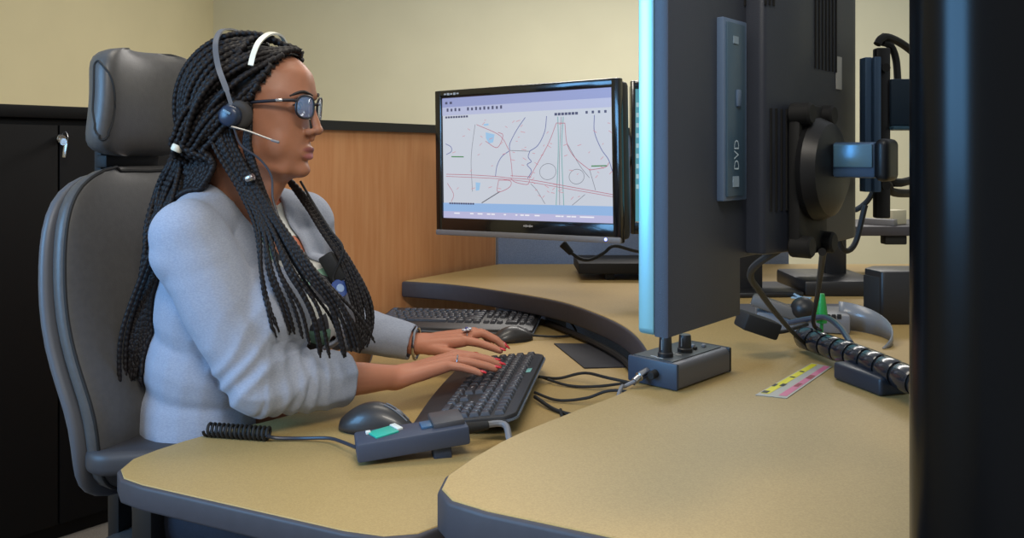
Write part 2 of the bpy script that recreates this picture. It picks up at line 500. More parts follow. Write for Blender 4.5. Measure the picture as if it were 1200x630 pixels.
pL = P(514, 108, 2.40); pR = P(730, 92, 2.07)
mdir = V((pR.x - pL.x, pR.y - pL.y)); MW = mdir.length; mth = math.atan2(mdir.y, mdir.x)
MH = 0.402; mz = 0.998
mm = root('map_monitor', ((pL.x + pR.x) / 2, (pL.y + pR.y) / 2, mz), 'widescreen black monitor showing a road map, by the wood panel', 'monitor', rot=(0, RAD(-0.9), mth))
def frame_bezel(bm, W, H, bl, br, bt, bb, y0, y1):
    """four bezel bars around an opening; origin bottom centre"""
    add_box(bm, (-W / 2 + bl / 2, (y0 + y1) / 2, H / 2), (bl, y1 - y0, H), bev=0.003)
    add_box(bm, (W / 2 - br / 2, (y0 + y1) / 2, H / 2), (br, y1 - y0, H), bev=0.003)
    add_box(bm, (0, (y0 + y1) / 2, H - bt / 2), (W - 0.004, y1 - y0 - 0.001, bt), bev=0.003)
    add_box(bm, (0, (y0 + y1) / 2, bb / 2), (W - 0.004, y1 - y0 - 0.001, bb), bev=0.003)
bm = B(); frame_bezel(bm, MW, MH, 0.022, 0.022, 0.022, 0.048, -0.010, 0.012); part('bezel', bm, M_gloss, mm)
bm = B(); add_box(bm, (0, -0.006, 0.0075), (MW, 0.014, 0.015), bev=0.003); part('bottom_strip', bm, M_grey, mm)
bm = B(); add_box(bm, (0, 0.032, MH / 2), (MW - 0.006, 0.044, MH - 0.01), bev=0.012); sh = part('back_shell', bm, M_black, mm)
bm = B(); add_box(bm, (0, 0.075, MH / 2 + 0.02), (0.20, 0.05, 0.16), bev=0.01); part('mount_block', bm, M_black, mm)
# monitor arm back to the fabric panel
e0 = WM[mm.name] @ V((0, 0.10, MH / 2 + 0.02))
bm = B(); add_tube(bm, [e0, V((0.25, 2.75, 1.19)), V((0.30, 3.09, 1.17))], 0.02, 10)
add_box(bm, (0.30, 3.118, 1.17), (0.08, 0.03, 0.12), bev=0.004); part('wall_arm', bm, M_black, mm, world=True)
bm = B(); add_ellipsoid(bm, (MW / 2 - 0.04, -0.013, 0.009), (0.004, 0.002, 0.004), seg=10, rings=6); part('power_light', bm, mat('led_blue', (0.1, 0.1, 0.8, 1), 0.3, emit=(0.25, 0.3, 1, 1), estr=4), mm)
for (x, zz, s) in ((0.02, 0.034, 0.030), (-MW / 2 + 0.06, MH - 0.011, 0.055)):
    bm = B()
    for k in range(5): add_box(bm, (x + (k - 2) * s / 5, -0.0105, zz), (s / 7, 0.001, 0.006 if k % 2 else 0.004))
    part('maker_mark', bm, mat('mark_grey', srgb(170, 170, 172), 0.4), mm)
SW, SH = MW - 0.044, MH - 0.070
S0 = (-SW / 2, 0.048 + SH)    # top left of the screen
def sp(u, v, lift=0.0): return V((S0[0] + u * SW, -0.003 - lift, S0[1] - v * SH))
def squad(bm, u0, v0, u1, v1, lift):
    f = [bm.verts.new(sp(*q, lift)) for q in ((u0, v0), (u0, v1), (u1, v1), (u1, v0))]; bm.faces.new(f)
def sline(bm, pts, wd, lift, closed=False):
    """ribbon on the screen; pts in (u,v)"""
    p3 = [sp(u, v, lift) for u, v in pts]
    if closed: p3.append(p3[0])
    for a, b in zip(p3[:-1], p3[1:]):
        d = (b - a)
        if d.length < 1e-6: continue
        d.normalize(); n = V((d.z, 0, -d.x)) * (wd / 2); e = d * (wd * 0.3)
        bm.faces.new([bm.verts.new(q) for q in (a - e + n, a - e - n, b + e - n, b + e + n)])
def flat_part(name, bm, m, parent):
    me = bpy.data.meshes.new(name); bm.to_mesh(me); bm.free(); o = part(name, me, m, parent)
    if name not in ('title_bar', 'tool_bar', 'status_bar', 'task_bar', 'map_lake'): o['kind'] = 'stuff'
    return o
bm = B(); add_box(bm, (0, 0.002, 0.048 + SH / 2), (SW + 0.004, 0.009, SH + 0.004)); scr = part('screen', bm, screen_mat('screen_paper', srgb(212, 218, 230), 0.80), mm, label='lit screen with a street map')
hm = homography([(52, 95), (552, 52), (578, 497), (80, 487)])
def hl(pts, smooth=False):
    if smooth: pts = [(p.x, p.y) for p in catmull([V((x, y, 0)) for x, y in pts], 6)]
    return [hm(p) for p in pts]
bm = B(); squad(bm, 0, 0, 1, 0.075, 0.0008); flat_part('title_bar', bm, screen_mat('scr_lav', srgb(158, 166, 214), 0.8), scr)
bm = B(); squad(bm, 0, 0.075, 1, 0.145, 0.0008); flat_part('tool_bar', bm, screen_mat('scr_lav2', srgb(192, 198, 230), 0.8), scr)
bm = B(); squad(bm, 0, 0.875, 1, 0.945, 0.0008); flat_part('status_bar', bm, screen_mat('scr_blue', srgb(150, 186, 232), 0.85), scr)
bm = B(); squad(bm, 0, 0.945, 1, 1.0, 0.0008); flat_part('task_bar', bm, screen_mat('scr_lav3', srgb(190, 190, 226), 0.85), scr)
rnd = random.Random(4)
bm = B()
for k in range(13): x = 0.03 + k * 0.026 + (0.03 if k > 3 else 0); squad(bm, x, 0.085 + 0.004 * (k % 2), x + 0.012, 0.112, 0.0012)
for k in range(2): squad(bm, 0.02 + k * 0.03, 0.03, 0.036 + k * 0.03, 0.05, 0.0012)
for k in range(9): squad(bm, 0.02 + k * 0.017, 0.152, 0.033 + k * 0.017, 0.168, 0.0012)
for k in range(7): squad(bm, 0.69 + k * 0.019, 0.168, 0.705 + k * 0.019, 0.188, 0.0012)
for k in range(4): squad(bm, 0.86 + k * 0.033, 0.165, 0.872 + k * 0.033, 0.185, 0.0012)
for k in range(11): squad(bm, 0.04 + k * 0.015, 0.872, 0.052 + k * 0.015, 0.886, 0.0012)
flat_part('tool_icons', bm, screen_mat('scr_dark', srgb(84, 86, 120), 0.7), scr)
bm = B()
for k in range(26): x = rnd.random() * 0.9 + 0.03; squad(bm, x, 0.955, x + 0.01 + 0.02 * rnd.random(), 0.965, 0.0012)
flat_part('task_marks', bm, screen_mat('scr_white', srgb(238, 238, 246), 0.9), scr)
bm = B()
for ln in ([(302, 155), (280, 195), (262, 240), (262, 262)], [(365, 150), (362, 200), (345, 245), (322, 265)],
           [(322, 265), (318, 285), (328, 300), (316, 310), (330, 330), (320, 355)], [(262, 265), (240, 285), (228, 315), (225, 350)],
           [(505, 145), (508, 200), (530, 255), (553, 290), (567, 330)], [(72, 245), (88, 255), (90, 270), (76, 280)]):
    sline(bm, hl(ln, True), 0.0020, 0.0011)
flat_part('map_rivers', bm, screen_mat('scr_navy', srgb(110, 118, 172), 0.8), scr)
bm = B()
for ln in ([(80, 345), (150, 346), (225, 350), (270, 355), (320, 358), (400, 372), (470, 385), (578, 405)], [(160, 180), (230, 215), (260, 262)],
           [(225, 205), (240, 215), (225, 255), (190, 235)], [(262, 265), (270, 310), (275, 350)], [(395, 172), (375, 240), (340, 320), (325, 355)],
           [(395, 172), (420, 172)], [(420, 172), (430, 240), (455, 285), (500, 325)], [(500, 325), (545, 315), (555, 300)], [(270, 355), (285, 368), (320, 375), (326, 362)],
           [(235, 362), (235, 400), (268, 385), (270, 364), (235, 362)], [(85, 375), (105, 410), (100, 435)], [(270, 347), (330, 350)]):
    sline(bm, hl(ln, True), 0.0016, 0.0013)
sline(bm, hl([(80, 352), (225, 357), (320, 366), (400, 380), (578, 412)], True), 0.0014, 0.0013)
flat_part('map_roads', bm, screen_mat('scr_red', srgb(190, 116, 134), 0.8), scr)
bm = B()
for ln in ([(398, 152), (405, 260), (408, 440)], [(414, 152), (415, 260), (430, 440)]): sline(bm, hl(ln, True), 0.0024, 0.0010)
flat_part('map_freeway', bm, screen_mat('scr_teal', srgb(140, 190, 192), 0.75), scr)
bm = B()
for (cx, cy, r) in ((378, 332, 24), (463, 347, 22)):
    sline(bm, hl([(cx + r * cos(a), cy + r * 1.1 * sin(a)) for a in [2 * pi * k / 24 for k in range(24)]]), 0.0012, 0.0010, closed=True)
for ln in ([(155, 180), (150, 290), (160, 400)], [(330, 372), (350, 395), (375, 437)], [(500, 325), (520, 390)], [(455, 440), (490, 405)], [(262, 264), (322, 266)], [(408, 152), (410, 300), (418, 440)], [(430, 240), (470, 310), (500, 350)]):
    sline(bm, hl(ln, True), 0.0013, 0.0010)
sline(bm, hl([(190, 437), (240, 400)]), 0.0028, 0.0010)
flat_part('map_streets', bm, screen_mat('scr_grey', srgb(120, 122, 134), 0.75), scr)
for poly in ([(188, 205), (215, 212), (212, 238), (200, 242), (190, 225)], [(168, 370), (182, 372), (180, 396), (170, 398)], [(75, 168), (115, 165), (116, 184), (76, 188)][:0] or [(180, 178), (195, 176), (195, 182), (182, 184)]):
    bm = B(); bm.faces.new([bm.verts.new(sp(*hm(q), 0.0010)) for q in poly])
    flat_part('map_lake', bm, screen_mat('scr_lake', srgb(158, 200, 236), 0.85), scr)
bm = B(); sline(bm, hl([(92, 287), (127, 287)]), 0.003, 0.0012); sline(bm, hl([(505, 312), (548, 310)]), 0.003, 0.0012)
flat_part('map_tags', bm, screen_mat('scr_green', srgb(80, 150, 90), 0.7), scr)
bm = B()
for k in range(70):
    x = 75 + rnd.random() * 490; y = 165 + rnd.random() * 260; a = rnd.choice((-0.9, -0.4, 0.2, 0.6)); L = 4 + rnd.random() * 9
    sline(bm, hl([(x, y), (x + L * cos(a), y + L * sin(a))]), 0.0016, 0.0012)
flat_part('map_names', bm, screen_mat('scr_pink', srgb(214, 158, 170), 0.8), scr)
# plug and lead hanging under the monitor
cb = root('monitor_cable', P(680, 300, 2.25), 'black cable with plug hanging under the map monitor', 'cable')
bm = B(); add_cyl(bm, P(659, 285, 2.24), P(670, 297, 2.24), 0.011, 12, r1=0.008, bev=0.002); part('plug', bm, M_blackm, cb, world=True)
part('lead', wire([P(669, 296, 2.24), P(680, 303, 2.25), P(692, 304, 2.26), P(708, 296, 2.27), P(720, 288, 2.28), P(745, 294, 2.35), P(775, 297, 2.5)], 0.0045), M_blackm, cb, world=True)

# second monitor with a cyan screen, mostly behind the nearest computer, and its riser
m2 = root('cyan_monitor', (0.585, 2.36, 1.0), 'black monitor with cyan screen, just a sliver right of the map monitor', 'monitor', rot=(0, 0, RAD(4)))
bm = B(); frame_bezel(bm, 0.52, 0.42, 0.012, 0.02, 0.02, 0.035, -0.01, 0.012); part('bezel', bm, M_gloss, m2)
bm = B(); add_box(bm, (0, 0.03, 0.21), (0.51, 0.04, 0.41), bev=0.01); part('back_shell', bm, M_black, m2)
bm = B(); add_box(bm, (0, 0.002, 0.215), (0.495, 0.009, 0.365)); s2 = part('screen', bm, screen_mat('scr_cyan', srgb(96, 178, 196), 0.6), m2)
bm = B()
for k in range(9): add_box(bm, (-0.215, -0.0028, 0.13 + k * 0.028), (0.06, 0.001, 0.012))
part('list_rows', bm, screen_mat('scr_row', srgb(190, 220, 226), 0.7), s2)
bm = B(); add_box(bm, (0.10, 0.10, -0.02), (0.08, 0.05, 0.40), bev=0.006); add_box(bm, (0.10, 0.065, 0.16), (0.1, 0.06, 0.1), bev=0.006); part('stand_neck', bm, M_black, m2)
bm = B(); add_box(bm, (0.10, 0.10, -0.172), (0.26, 0.2, 0.016), bev=0.006); part('stand_base', bm, M_black, m2)
rs = root('desk_riser', (0.28, 2.78, ZR), 'low black shelf riser standing on the rear desk under the monitors', 'riser')
bm = B(); add_box(bm, (0.355, 2.80, ZR + 0.038), (0.29, 0.22, 0.034), bev=0.003); part('shelf', bm, M_blackm, rs, world=True)
for x in (0.31, 0.47):
    for y in (2.72, 2.88):
        bm = B(); add_box(bm, (x, y, ZR + 0.0105), (0.03, 0.03, 0.021), bev=0.003); part('foot', bm, M_blackm, rs, world=True)
# ================================================================== all-in-one computer on an arm, seen from behind
aio = root('desktop_computer', (0.132, 0.72, 1.064), 'large dark all-in-one computer seen from behind, disc drive on its side', 'computer', rot=(0, 0, math.atan2(0.763, 0.647)))
AH = 0.37
Lsh = [(0, 0), (0.138, 0), (0.138, 0.055), (0.412, 0.055), (0.412, AH), (0, AH)]
def xz_prism(bm, outline, y0, y1, bev=0.0, seg=2):
    b2 = B(); add_prism(b2, outline, 0, y1 - y0, bev=bev, seg=seg)
    me = bpy.data.meshes.new('x'); b2.to_mesh(me); b2.free()
    me.transform(Matrix(((1, 0, 0, 0), (0, 0, -1, y1), (0, 1, 0, 0), (0, 0, 0, 1)))); bm.from_mesh(me); bpy.data.meshes.remove(me)
bm = B(); xz_prism(bm, Lsh, 0.0, 0.0145, 0.002); part('rear_shell', bm, M_aio, aio)
bm = B(); xz_prism(bm, round_corners(Lsh, [0.006, 0.006, 0, 0.006, 0.006, 0.006], 4), 0.0145, 0.030, 0.002); part('front_bezel', bm, M_silver, aio, label='silver front bezel')
bm = B(); add_box(bm, (0.215, 0.031, 0.215), (0.37, 0.003, 0.27)); part('screen', bm, screen_mat('scr_aio', srgb(150, 190, 225), 0.9), aio)
# rear bulge with rounded far edge
bl = round_corners([(0.150, 0.001), (0.150, -0.018), (0.200, -0.030), (0.388, -0.030), (0.412, 0.001)], [0, 0.006, 0.02, 0.022, 0], 6)
if area2(bl) < 0: bl = bl[::-1]
bm = B(); add_prism(bm, bl, 0.058, AH - 0.01, bev=0.004); part('rear_bulge', bm, M_aio, aio)
M_vent = mat('vent_dark', srgb(10, 10, 10), 0.8)
for (x, z0, z1) in [(0.146 + k * 0.006, 0.30, AH - 0.005) for k in range(4)] + [(0.160 + k * 0.008, 0.10, 0.20) for k in range(4)] + [(0.250 + k * 0.010, 0.245, AH - 0.015) for k in range(7)]:
    yb = -0.0305 if x > 0.2 else (-0.018 - (x - 0.15) * 0.24 - 0.0007 if x > 0.15 else -0.0005)
    bm = B(); add_box(bm, (x, yb, (z0 + z1) / 2), (0.0022, 0.0016, z1 - z0)); part('vent_slot', bm, M_vent, aio)
M_drive = mat('drive_face', srgb(58, 82, 102), 0.32)  # drive colours hold blue daylight over dark grey plastic
M_drive2 = mat('drive_frame', srgb(84, 104, 132), 0.3)
bm = B(); add_box(bm, (0.1125, -0.003, 0.197), (0.049, 0.008, 0.170), bev=0.0015); dv = part('disc_drive', bm, M_drive2, aio, label='slim disc drive mounted upright')
bm = B(); add_box(bm, (0.1105, -0.0075, 0.197), (0.037, 0.003, 0.162), bev=0.001); part('drive_tray', bm, M_drive, dv)
bm = B(); add_box(bm, (0.113, -0.0095, 0.208), (0.008, 0.003, 0.016), bev=0.001); part('eject_button', bm, M_drive2, dv)
bm = B(); add_box(bm, (0.108, -0.0092, 0.262), (0.010, 0.001, 0.007)); add_box(bm, (0.108, -0.0092, 0.130), (0.012, 0.001, 0.010)); part('drive_mark', bm, mat('mark_pale', srgb(130, 150, 168), 0.5), dv)
tm = text_mesh('DVD', 0.014).copy()
tm.transform(Matrix.Translation((0.110, -0.0093, 0.155)) @ Matrix.Rotation(RAD(90), 4, 'X') @ Matrix.Rotation(RAD(90), 4, 'Z'))
part('drive_lettering', tm, mat('letter_pale', srgb(170, 190, 205), 0.5), dv)
bm = B(); add_box(bm, (0.318, -0.0307, 0.245), (0.016, 0.001, 0.036)); part('label_sticker', bm, mat('sticker', srgb(190, 190, 185), 0.6), aio)
# mount plate and swivel disc
bm = B(); add_box(bm, (0.216, -0.036, 0.130), (0.075, 0.012, 0.150), bev=0.003)
for (x, z) in ((0.186, 0.065), (0.246, 0.065), (0.186, 0.195), (0.246, 0.195)): add_cyl(bm, (x, -0.030, z), (x, -0.052, z), 0.011, 12, bev=0.002)
pt = part('mount_plate', bm, M_blackm, aio)
bm = B(); add_lathe(bm, [(0.050, 0), (0.052, 0.006), (0.046, 0.018), (0.030, 0.026), (0.0, 0.027)], (0.216, -0.042, 0.140), (0, -1, 0), 32); part('swivel_disc', bm, M_black, aio)

# monitor arm carrying it: link, knuckle, upright rail, cross box, pole to the desk
W_ = WM[aio.name]
arm = root('monitor_stand', (0.62, 1.02, ZR), 'dark metal monitor arm, coloured as lit blue, with upright rail holding the large computer', 'monitor stand')
M_armb = mat('arm_blue_lit', srgb(70, 96, 126), 0.42, metal=0.3)  # dark metal with the blue daylight put into its colour
M_armlit = mat('arm_pale_lit', srgb(100, 140, 165), 0.25, metal=0.4)  # paler lit copy of the arm colour, daylight painted in
def aw(x, y, z): return W_ @ V((x, y, z))
rotA = Matrix.Rotation(math.atan2(0.763, 0.647), 3, 'Z')
bm = B(); add_box(bm, aw(0.208, -0.088, 0.150), (0.030, 0.040, 0.034), rot=rotA, bev=0.003); part('arm_link', bm, M_armb, arm, world=True)
bm = B(); add_box(bm, aw(0.1922, -0.088, 0.154), (0.003, 0.036, 0.022), rot=rotA, bev=0.001); part('link_lit_face', bm, M_armlit, arm, world=True)  # thin plate that paints the lit left face of the link
bm = B(); add_box(bm, aw(0.208, -0.114, 0.150), (0.034, 0.014, 0.040), rot=rotA, bev=0.006, seg=3); part('knuckle', bm, M_black, arm, world=True)
rx = P(1021, 180, 0.93)
bm = B(); add_box(bm, (rx.x, 0.945, 1.252), (0.0075, 0.016, 0.148), bev=0.001); add_box(bm, (rx.x + 0.0085, 0.942, 1.252), (0.0075, 0.018, 0.148), bev=0.001); part('upright_rail', bm, M_armb, arm, world=True)
bm = B(); add_box(bm, (rx.x + 0.022, 0.955, 1.243), (0.016, 0.012, 0.190), bev=0.002); part('rail_bracket', bm, M_black, arm, world=True)
for z in (1.315, 1.185):
    bm = B(); add_cyl(bm, (rx.x + 0.022, 0.951, z), (rx.x + 0.022, 0.943, z), 0.005, 10); part('bracket_screw', bm, M_blackm, arm, world=True)
bm = B(); add_box(bm, (0.515, 0.965, 1.277), (0.19, 0.04, 0.052), bev=0.002); part('cross_box', bm, mat('box_blue', srgb(46, 62, 78), 0.35), arm, world=True)
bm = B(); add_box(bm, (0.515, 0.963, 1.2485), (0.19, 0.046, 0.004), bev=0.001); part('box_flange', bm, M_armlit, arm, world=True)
bm = B(); add_cyl(bm, (0.62, 1.02, ZR + 0.02), (0.62, 1.02, 1.40), 0.022, 20, bev=0.003); part('pole', bm, M_black, arm, world=True)
bm = B(); add_cyl(bm, (0.62, 1.02, ZR), (0.62, 1.02, ZR + 0.02), 0.08, 28, bev=0.004); part('pole_base', bm, M_black, arm, world=True)

# rear monitor on a stand behind the computer
rm = root('rear_monitor', (0.93, 2.50, ZR), 'black monitor stand and panel behind the large computer', 'monitor')
bm = B(); add_box(bm, (0.93, 2.52, ZR + 0.022), (0.22, 0.26, 0.044), bev=0.008); part('stand_base', bm, M_black, rm, world=True)
bm = B(); add_box(bm, (0.965, 2.56, ZR + 0.16), (0.065, 0.04, 0.26), bev=0.006); part('stand_neck', bm, M_black, rm, world=True)
bm = B(); add_box(bm, (0.70, 2.54, ZR + 0.30), (0.50, 0.04, 0.36), bev=0.012); part('panel', bm, M_black, rm, world=True)

# dark shelf further back with papers and cable tangle
sf = root('back_shelf', (1.25, 2.85, 0), 'dark shelf with black support further back at the right', 'shelf')
bm = B(); add_box(bm, (1.30, 2.85, 0.975), (0.50, 0.30, 0.03), bev=0.003); part('shelf_board', bm, M_edge, sf, world=True)
for x in (1.12, 1.48):
    bm = B(); add_box(bm, (x, 2.92, (0.96 + ZR) / 2), (0.03, 0.03, 0.96 - ZR), bev=0.002); part('support', bm, M_blackm, sf, world=True)
bm = B(); add_box(bm, (1.225, 2.74, 0.945), (0.07, 0.04, 0.03), bev=0.004); part('bracket', bm, M_blackm, sf, world=True)
bm = B(); add_box(bm, (1.25, 2.80, 1.013), (0.07, 0.05, 0.046), rot=Matrix.Rotation(0.5, 3, 'Z'), bev=0.002)
single('small_box', bm, mat('paper_beige', srgb(196, 190, 165), 0.7), 'small beige box on the dark back shelf', 'box')
bm = B(); add_box(bm, (1.19, 2.76, 1.0), (0.03, 0.10, 0.02), rot=Matrix.Rotation(0.8, 3, 'Z'), bev=0.002)
single('cable_adapter', bm, M_grey, 'grey cable adapter lying on the dark back shelf', 'adapter')
cabs = [([P(1028, 52, 0.965), P(1036, 43, 0.97), P(1058, 52, 1.0), P(1085, 74, 1.04)], 0.0045, 'black cable arching over the top of the arm rail'),
        ([P(1034, 50, 0.975), P(1044, 54, 0.98), P(1050, 70, 0.98), P(1052, 95, 0.97)], 0.004, 'black cable dropping onto the cross box of the arm'),
        ([P(985, 228, 1.25), P(998, 246, 1.25), P(1014, 238, 1.24), P(1024, 222, 1.22), P(1034, 190, 1.2)], 0.004, 'black cable looping below the arm link'),
        ([P(975, 215, 1.15), P(978, 260, 1.16), P(988, 292, 1.18), P(1002, 285, 1.2), P(1014, 240, 1.2)], 0.004, 'black cable hanging in a long loop under the arm link'),
        ([P(1030, 205, 0.955), P(1040, 216, 0.97), P(1052, 226, 1.0), P(1110, 224, 1.14), P(1190, 215, 1.045)], 0.005, 'black cable running right behind the arm rail'),
        ([P(1036, 232, 1.0), P(1042, 212, 0.99), P(1056, 214, 1.0), P(1110, 200, 1.1), P(1190, 190, 1.045)], 0.005, 'black cable crossing behind the rail at shelf height')]
for pts, r, lab in cabs:
    single('cable', wire(pts, r), M_blackm, lab, 'cable', 'cables around the monitor arm')
# cables from the computer down to the desk
single('cable', wire([aw(0.20, -0.02, 0.065), P(880, 318, 0.98), P(893, 345, 1.15), P(912, 370, 1.4), P(928, 388, 1.62), P(945, 404, 1.70)], 0.0042), M_blackm, 'black cable running from the computer down into the spiral cable wrap', 'cable', 'cables around the monitor arm')
single('cable', wire([aw(0.216, -0.05, 0.058), P(964, 300, 1.05), P(958, 345, 1.5), P(953, 378, 1.72), P(962, 388, 1.74)], 0.0042), M_blackm, 'black cable dropping straight from the mount plate to the desk', 'cable', 'cables around the monitor arm')
single('cable', wire([P(925, 378, 1.83), P(945, 374, 1.80), P(968, 372, 1.76), P(985, 384, 1.66), P(997, 402, 1.56)], 0.006), mat('cable_blue_grey', srgb(54, 62, 78), 0.3), 'thick shiny blue-grey cable arching over the spiral wrap', 'cable', 'cables around the monitor arm')

# spiral cable wrap
sw = root('spiral_cable_wrap', (0.62, 1.5, ZR), 'black spiral plastic cable wrap snaking over the right desk', 'cable wrap')
path = resample(catmull([V((0.590, 1.735, 0.848)), V((0.605, 1.62, 0.853)), V((0.624, 1.48, 0.858)), V((0.640, 1.36, 0.857)), V((0.668, 1.22, 0.85)), V((0.70, 1.12, 0.846))], 0.01), 0.004)
part('cable_bundle', tube_mesh(path, 0.0185, 12), mat('wrap_inside', srgb(6, 6, 8), 0.7), sw, world=True)
M_wrap = mat('wrap_plastic', srgb(30, 33, 40), 0.22, coat=0.4)
nseg = 13; per = len(path) // nseg
for k in range(nseg):
    seg_ = path[k * per: k * per + per]
    if len(seg_) < 4: continue
    bm = B()
    # a slanted band: each ring sheared so that the coil turns read as oblique
    pts = seg_; x, y, d = frame_of(pts[-1] - pts[0]); L = (pts[-1] - pts[0]).length; r = 0.0225
    rings = []
    for t in (0.06, 0.16, 0.84, 0.94):
        rr = r if 0.1 < t < 0.9 else r - 0.002
        ring = []
        for j in range(18):
            a = 2 * pi * j / 18
            ring.append(bm.verts.new(pts[0] + d * (L * 1.08 * t + 0.006 * cos(a + 0.5)) + (x * cos(a) + y * sin(a)) * rr))
        rings.append(ring)
    for a, b in zip(rings[:-1], rings[1:]):
        for j in range(18): bm.faces.new((a[j], a[(j + 1) % 18], b[(j + 1) % 18], b[j]))
    part('coil_turn', bm, M_wrap, sw, world=True)

# small dark box under the wrap
bm = B(); add_box(bm, (0.640, 1.475, ZR + 0.016), (0.11, 0.12, 0.031), rot=Matrix.Rotation(0.3, 3, 'Z'), bev=0.006, seg=3)
single('hub_box', bm, mat('hub_dark', srgb(36, 42, 52), 0.4), 'small dark box lying under the spiral cable wrap', 'box')
# speaker
spk = root('desk_speaker', (0.88, 2.02, ZR), 'small black desk speaker at the right on the raised desk', 'speaker')
o2 = [(-0.06, -0.045), (0.07, -0.045), (0.07, 0.06), (-0.04, 0.06), (-0.075, 0.02)]
bm = B(); add_prism(bm, round_corners([(x + 0.925, y + 2.04) for x, y in o2], [0.008] * 5, 4), ZR, ZR + 0.125, bev=0.005); part('body', bm, M_black, spk, world=True)
bm = B(); add_box(bm, (0.856, 2.028, ZR + 0.065), (0.006, 0.055, 0.09), rot=Matrix.Rotation(0.3, 3, 'Z'), bev=0.002); part('grille', bm, M_blackm, spk, world=True)
# power brick hanging by its cord
pb = root('power_brick', P(888, 385, 1.62), 'black power adapter brick at the corner of the large computer', 'power adapter')
rb = Matrix.Rotation(RAD(20), 3, 'Y') @ Matrix.Rotation(0.25, 3, 'Z')
bm = B(); add_box(bm, P(888, 380, 1.70), (0.080, 0.045, 0.034), rot=rb, bev=0.005); part('brick', bm, M_blackm, pb, world=True)
part('lead', wire([P(911, 389, 1.72), P(920, 388, 1.74), P(932, 384, 1.76), P(946, 380, 1.80)], 0.004), M_blackm, pb, world=True)
# grey phone-like stand with curved clear guard, ball and green plug
st = root('telephone_dock', (0.66, 1.95, ZR), 'grey desk dock with black ball knob behind the cable wrap', 'dock')
bm = B(); add_box(bm, (0.665, 1.965, ZR + 0.022), (0.20, 0.12, 0.042), rot=Matrix.Rotation(-0.25, 3, 'Z'), bev=0.006); part('body', bm, M_grey, st, world=True)
bm = B(); add_box(bm, (0.60, 1.93, ZR + 0.052), (0.115, 0.05, 0.028), rot=Matrix.Rotation(RAD(18), 3, 'Y') @ Matrix.Rotation(-0.35, 3, 'Z'), bev=0.006); part('handset', bm, mat('handset_brown', srgb(88, 84, 80), 0.5), st, world=True)
bm = B(); add_ellipsoid(bm, (0.648, 1.90, ZR + 0.055), (0.027, 0.027, 0.026)); part('ball_knob', bm, M_black, st, world=True)
bm = B()
for k in range(3):
    bm = B(); add_box(bm, (0.70 + 0.012 * k, 1.888, ZR + 0.040), (0.008, 0.006, 0.010), bev=0.001); part('button', bm, M_blackm, st, world=True)
bm = B()
arc = [V((0.735 + 0.075 * sin(a), 1.86 + 0.10 * cos(a) - 0.02, 0)) for a in [0.1 + k * 0.18 for k in range(16)]]
for k, p in enumerate(arc): p.z = ZR + 0.062 * (1 - (k / 15.0) ** 1.6) + 0.003
vs1 = [bm.verts.new((p.x, p.y, ZR + 0.001)) for p in arc]; vs2 = [bm.verts.new(p) for p in arc]
for k in range(15): bm.faces.new((vs1[k], vs1[k + 1], vs2[k + 1], vs2[k]))
g = tomesh(bm, 60); ob = part('curved_guard', g, mat('guard_grey', srgb(120, 122, 126), 0.25), st, world=True)
md = ob.modifiers.new('t', 'SOLIDIFY'); md.thickness = 0.003
gp = root('audio_plug', P(963, 368, 1.80), 'bright green audio plug standing upright beside the grey dock', 'plug')
bm = B(); add_lathe(bm, [(0.0, 0), (0.0035, 0), (0.0035, 0.022), (0.011, 0.024), (0.012, 0.045), (0.008, 0.075), (0.006, 0.085), (0, 0.085)], V((0.653, 1.80, ZR + 0.020)), (0, 0, 1), 16); part('sleeve', bm, mat('plug_green', srgb(30, 140, 60), 0.4), gp, world=True)
bm = B(); add_cyl(bm, (0.653, 1.80, ZR), (0.653, 1.80, ZR + 0.022), 0.005, 12); part('jack', bm, M_metal, gp, world=True)
bm = B(); f_ = [bm.verts.new(P(x, y, 400 / (y - 180.0)) + V((0, 0, 0.001))) for x, y in ((876, 382), (868, 368), (885, 350), (938, 372), (930, 384))]
bm.faces.new(f_); r_ = bmesh.ops.extrude_face_region(bm, geom=bm.faces[:]); bmesh.ops.translate(bm, verts=[v for v in r_['geom'] if isinstance(v, bmesh.types.BMVert)], vec=(0, 0, 0.0012))
single('paper_sheet', bm, mat('paper_white', srgb(220, 220, 222), 0.7), 'white sheet of paper under the power adapter', 'paper')
bm = B(); add_box(bm, (0.80, 2.36, ZR + 0.002), (0.05, 0.03, 0.003), rot=Matrix.Rotation(-0.5, 3, 'Z')); add_box(bm, (0.792, 2.366, ZR + 0.006), (0.02, 0.016, 0.006), rot=Matrix.Rotation(0.5, 3, 'Y'))
single('paper_scrap', bm, mat('paper_blue', srgb(150, 185, 215), 0.6), 'pale blue paper scrap on the desk left of the speaker', 'paper')
bm = B(); add_prism(bm, rrect(0.34, 0.22, 0.02, 4, 0.72, 2.15), ZR, ZR + 0.003)
single('desk_mat', bm, mat('mat_grey', srgb(92, 92, 98), 0.7), 'dark grey desk mat behind the grey dock', 'mat')

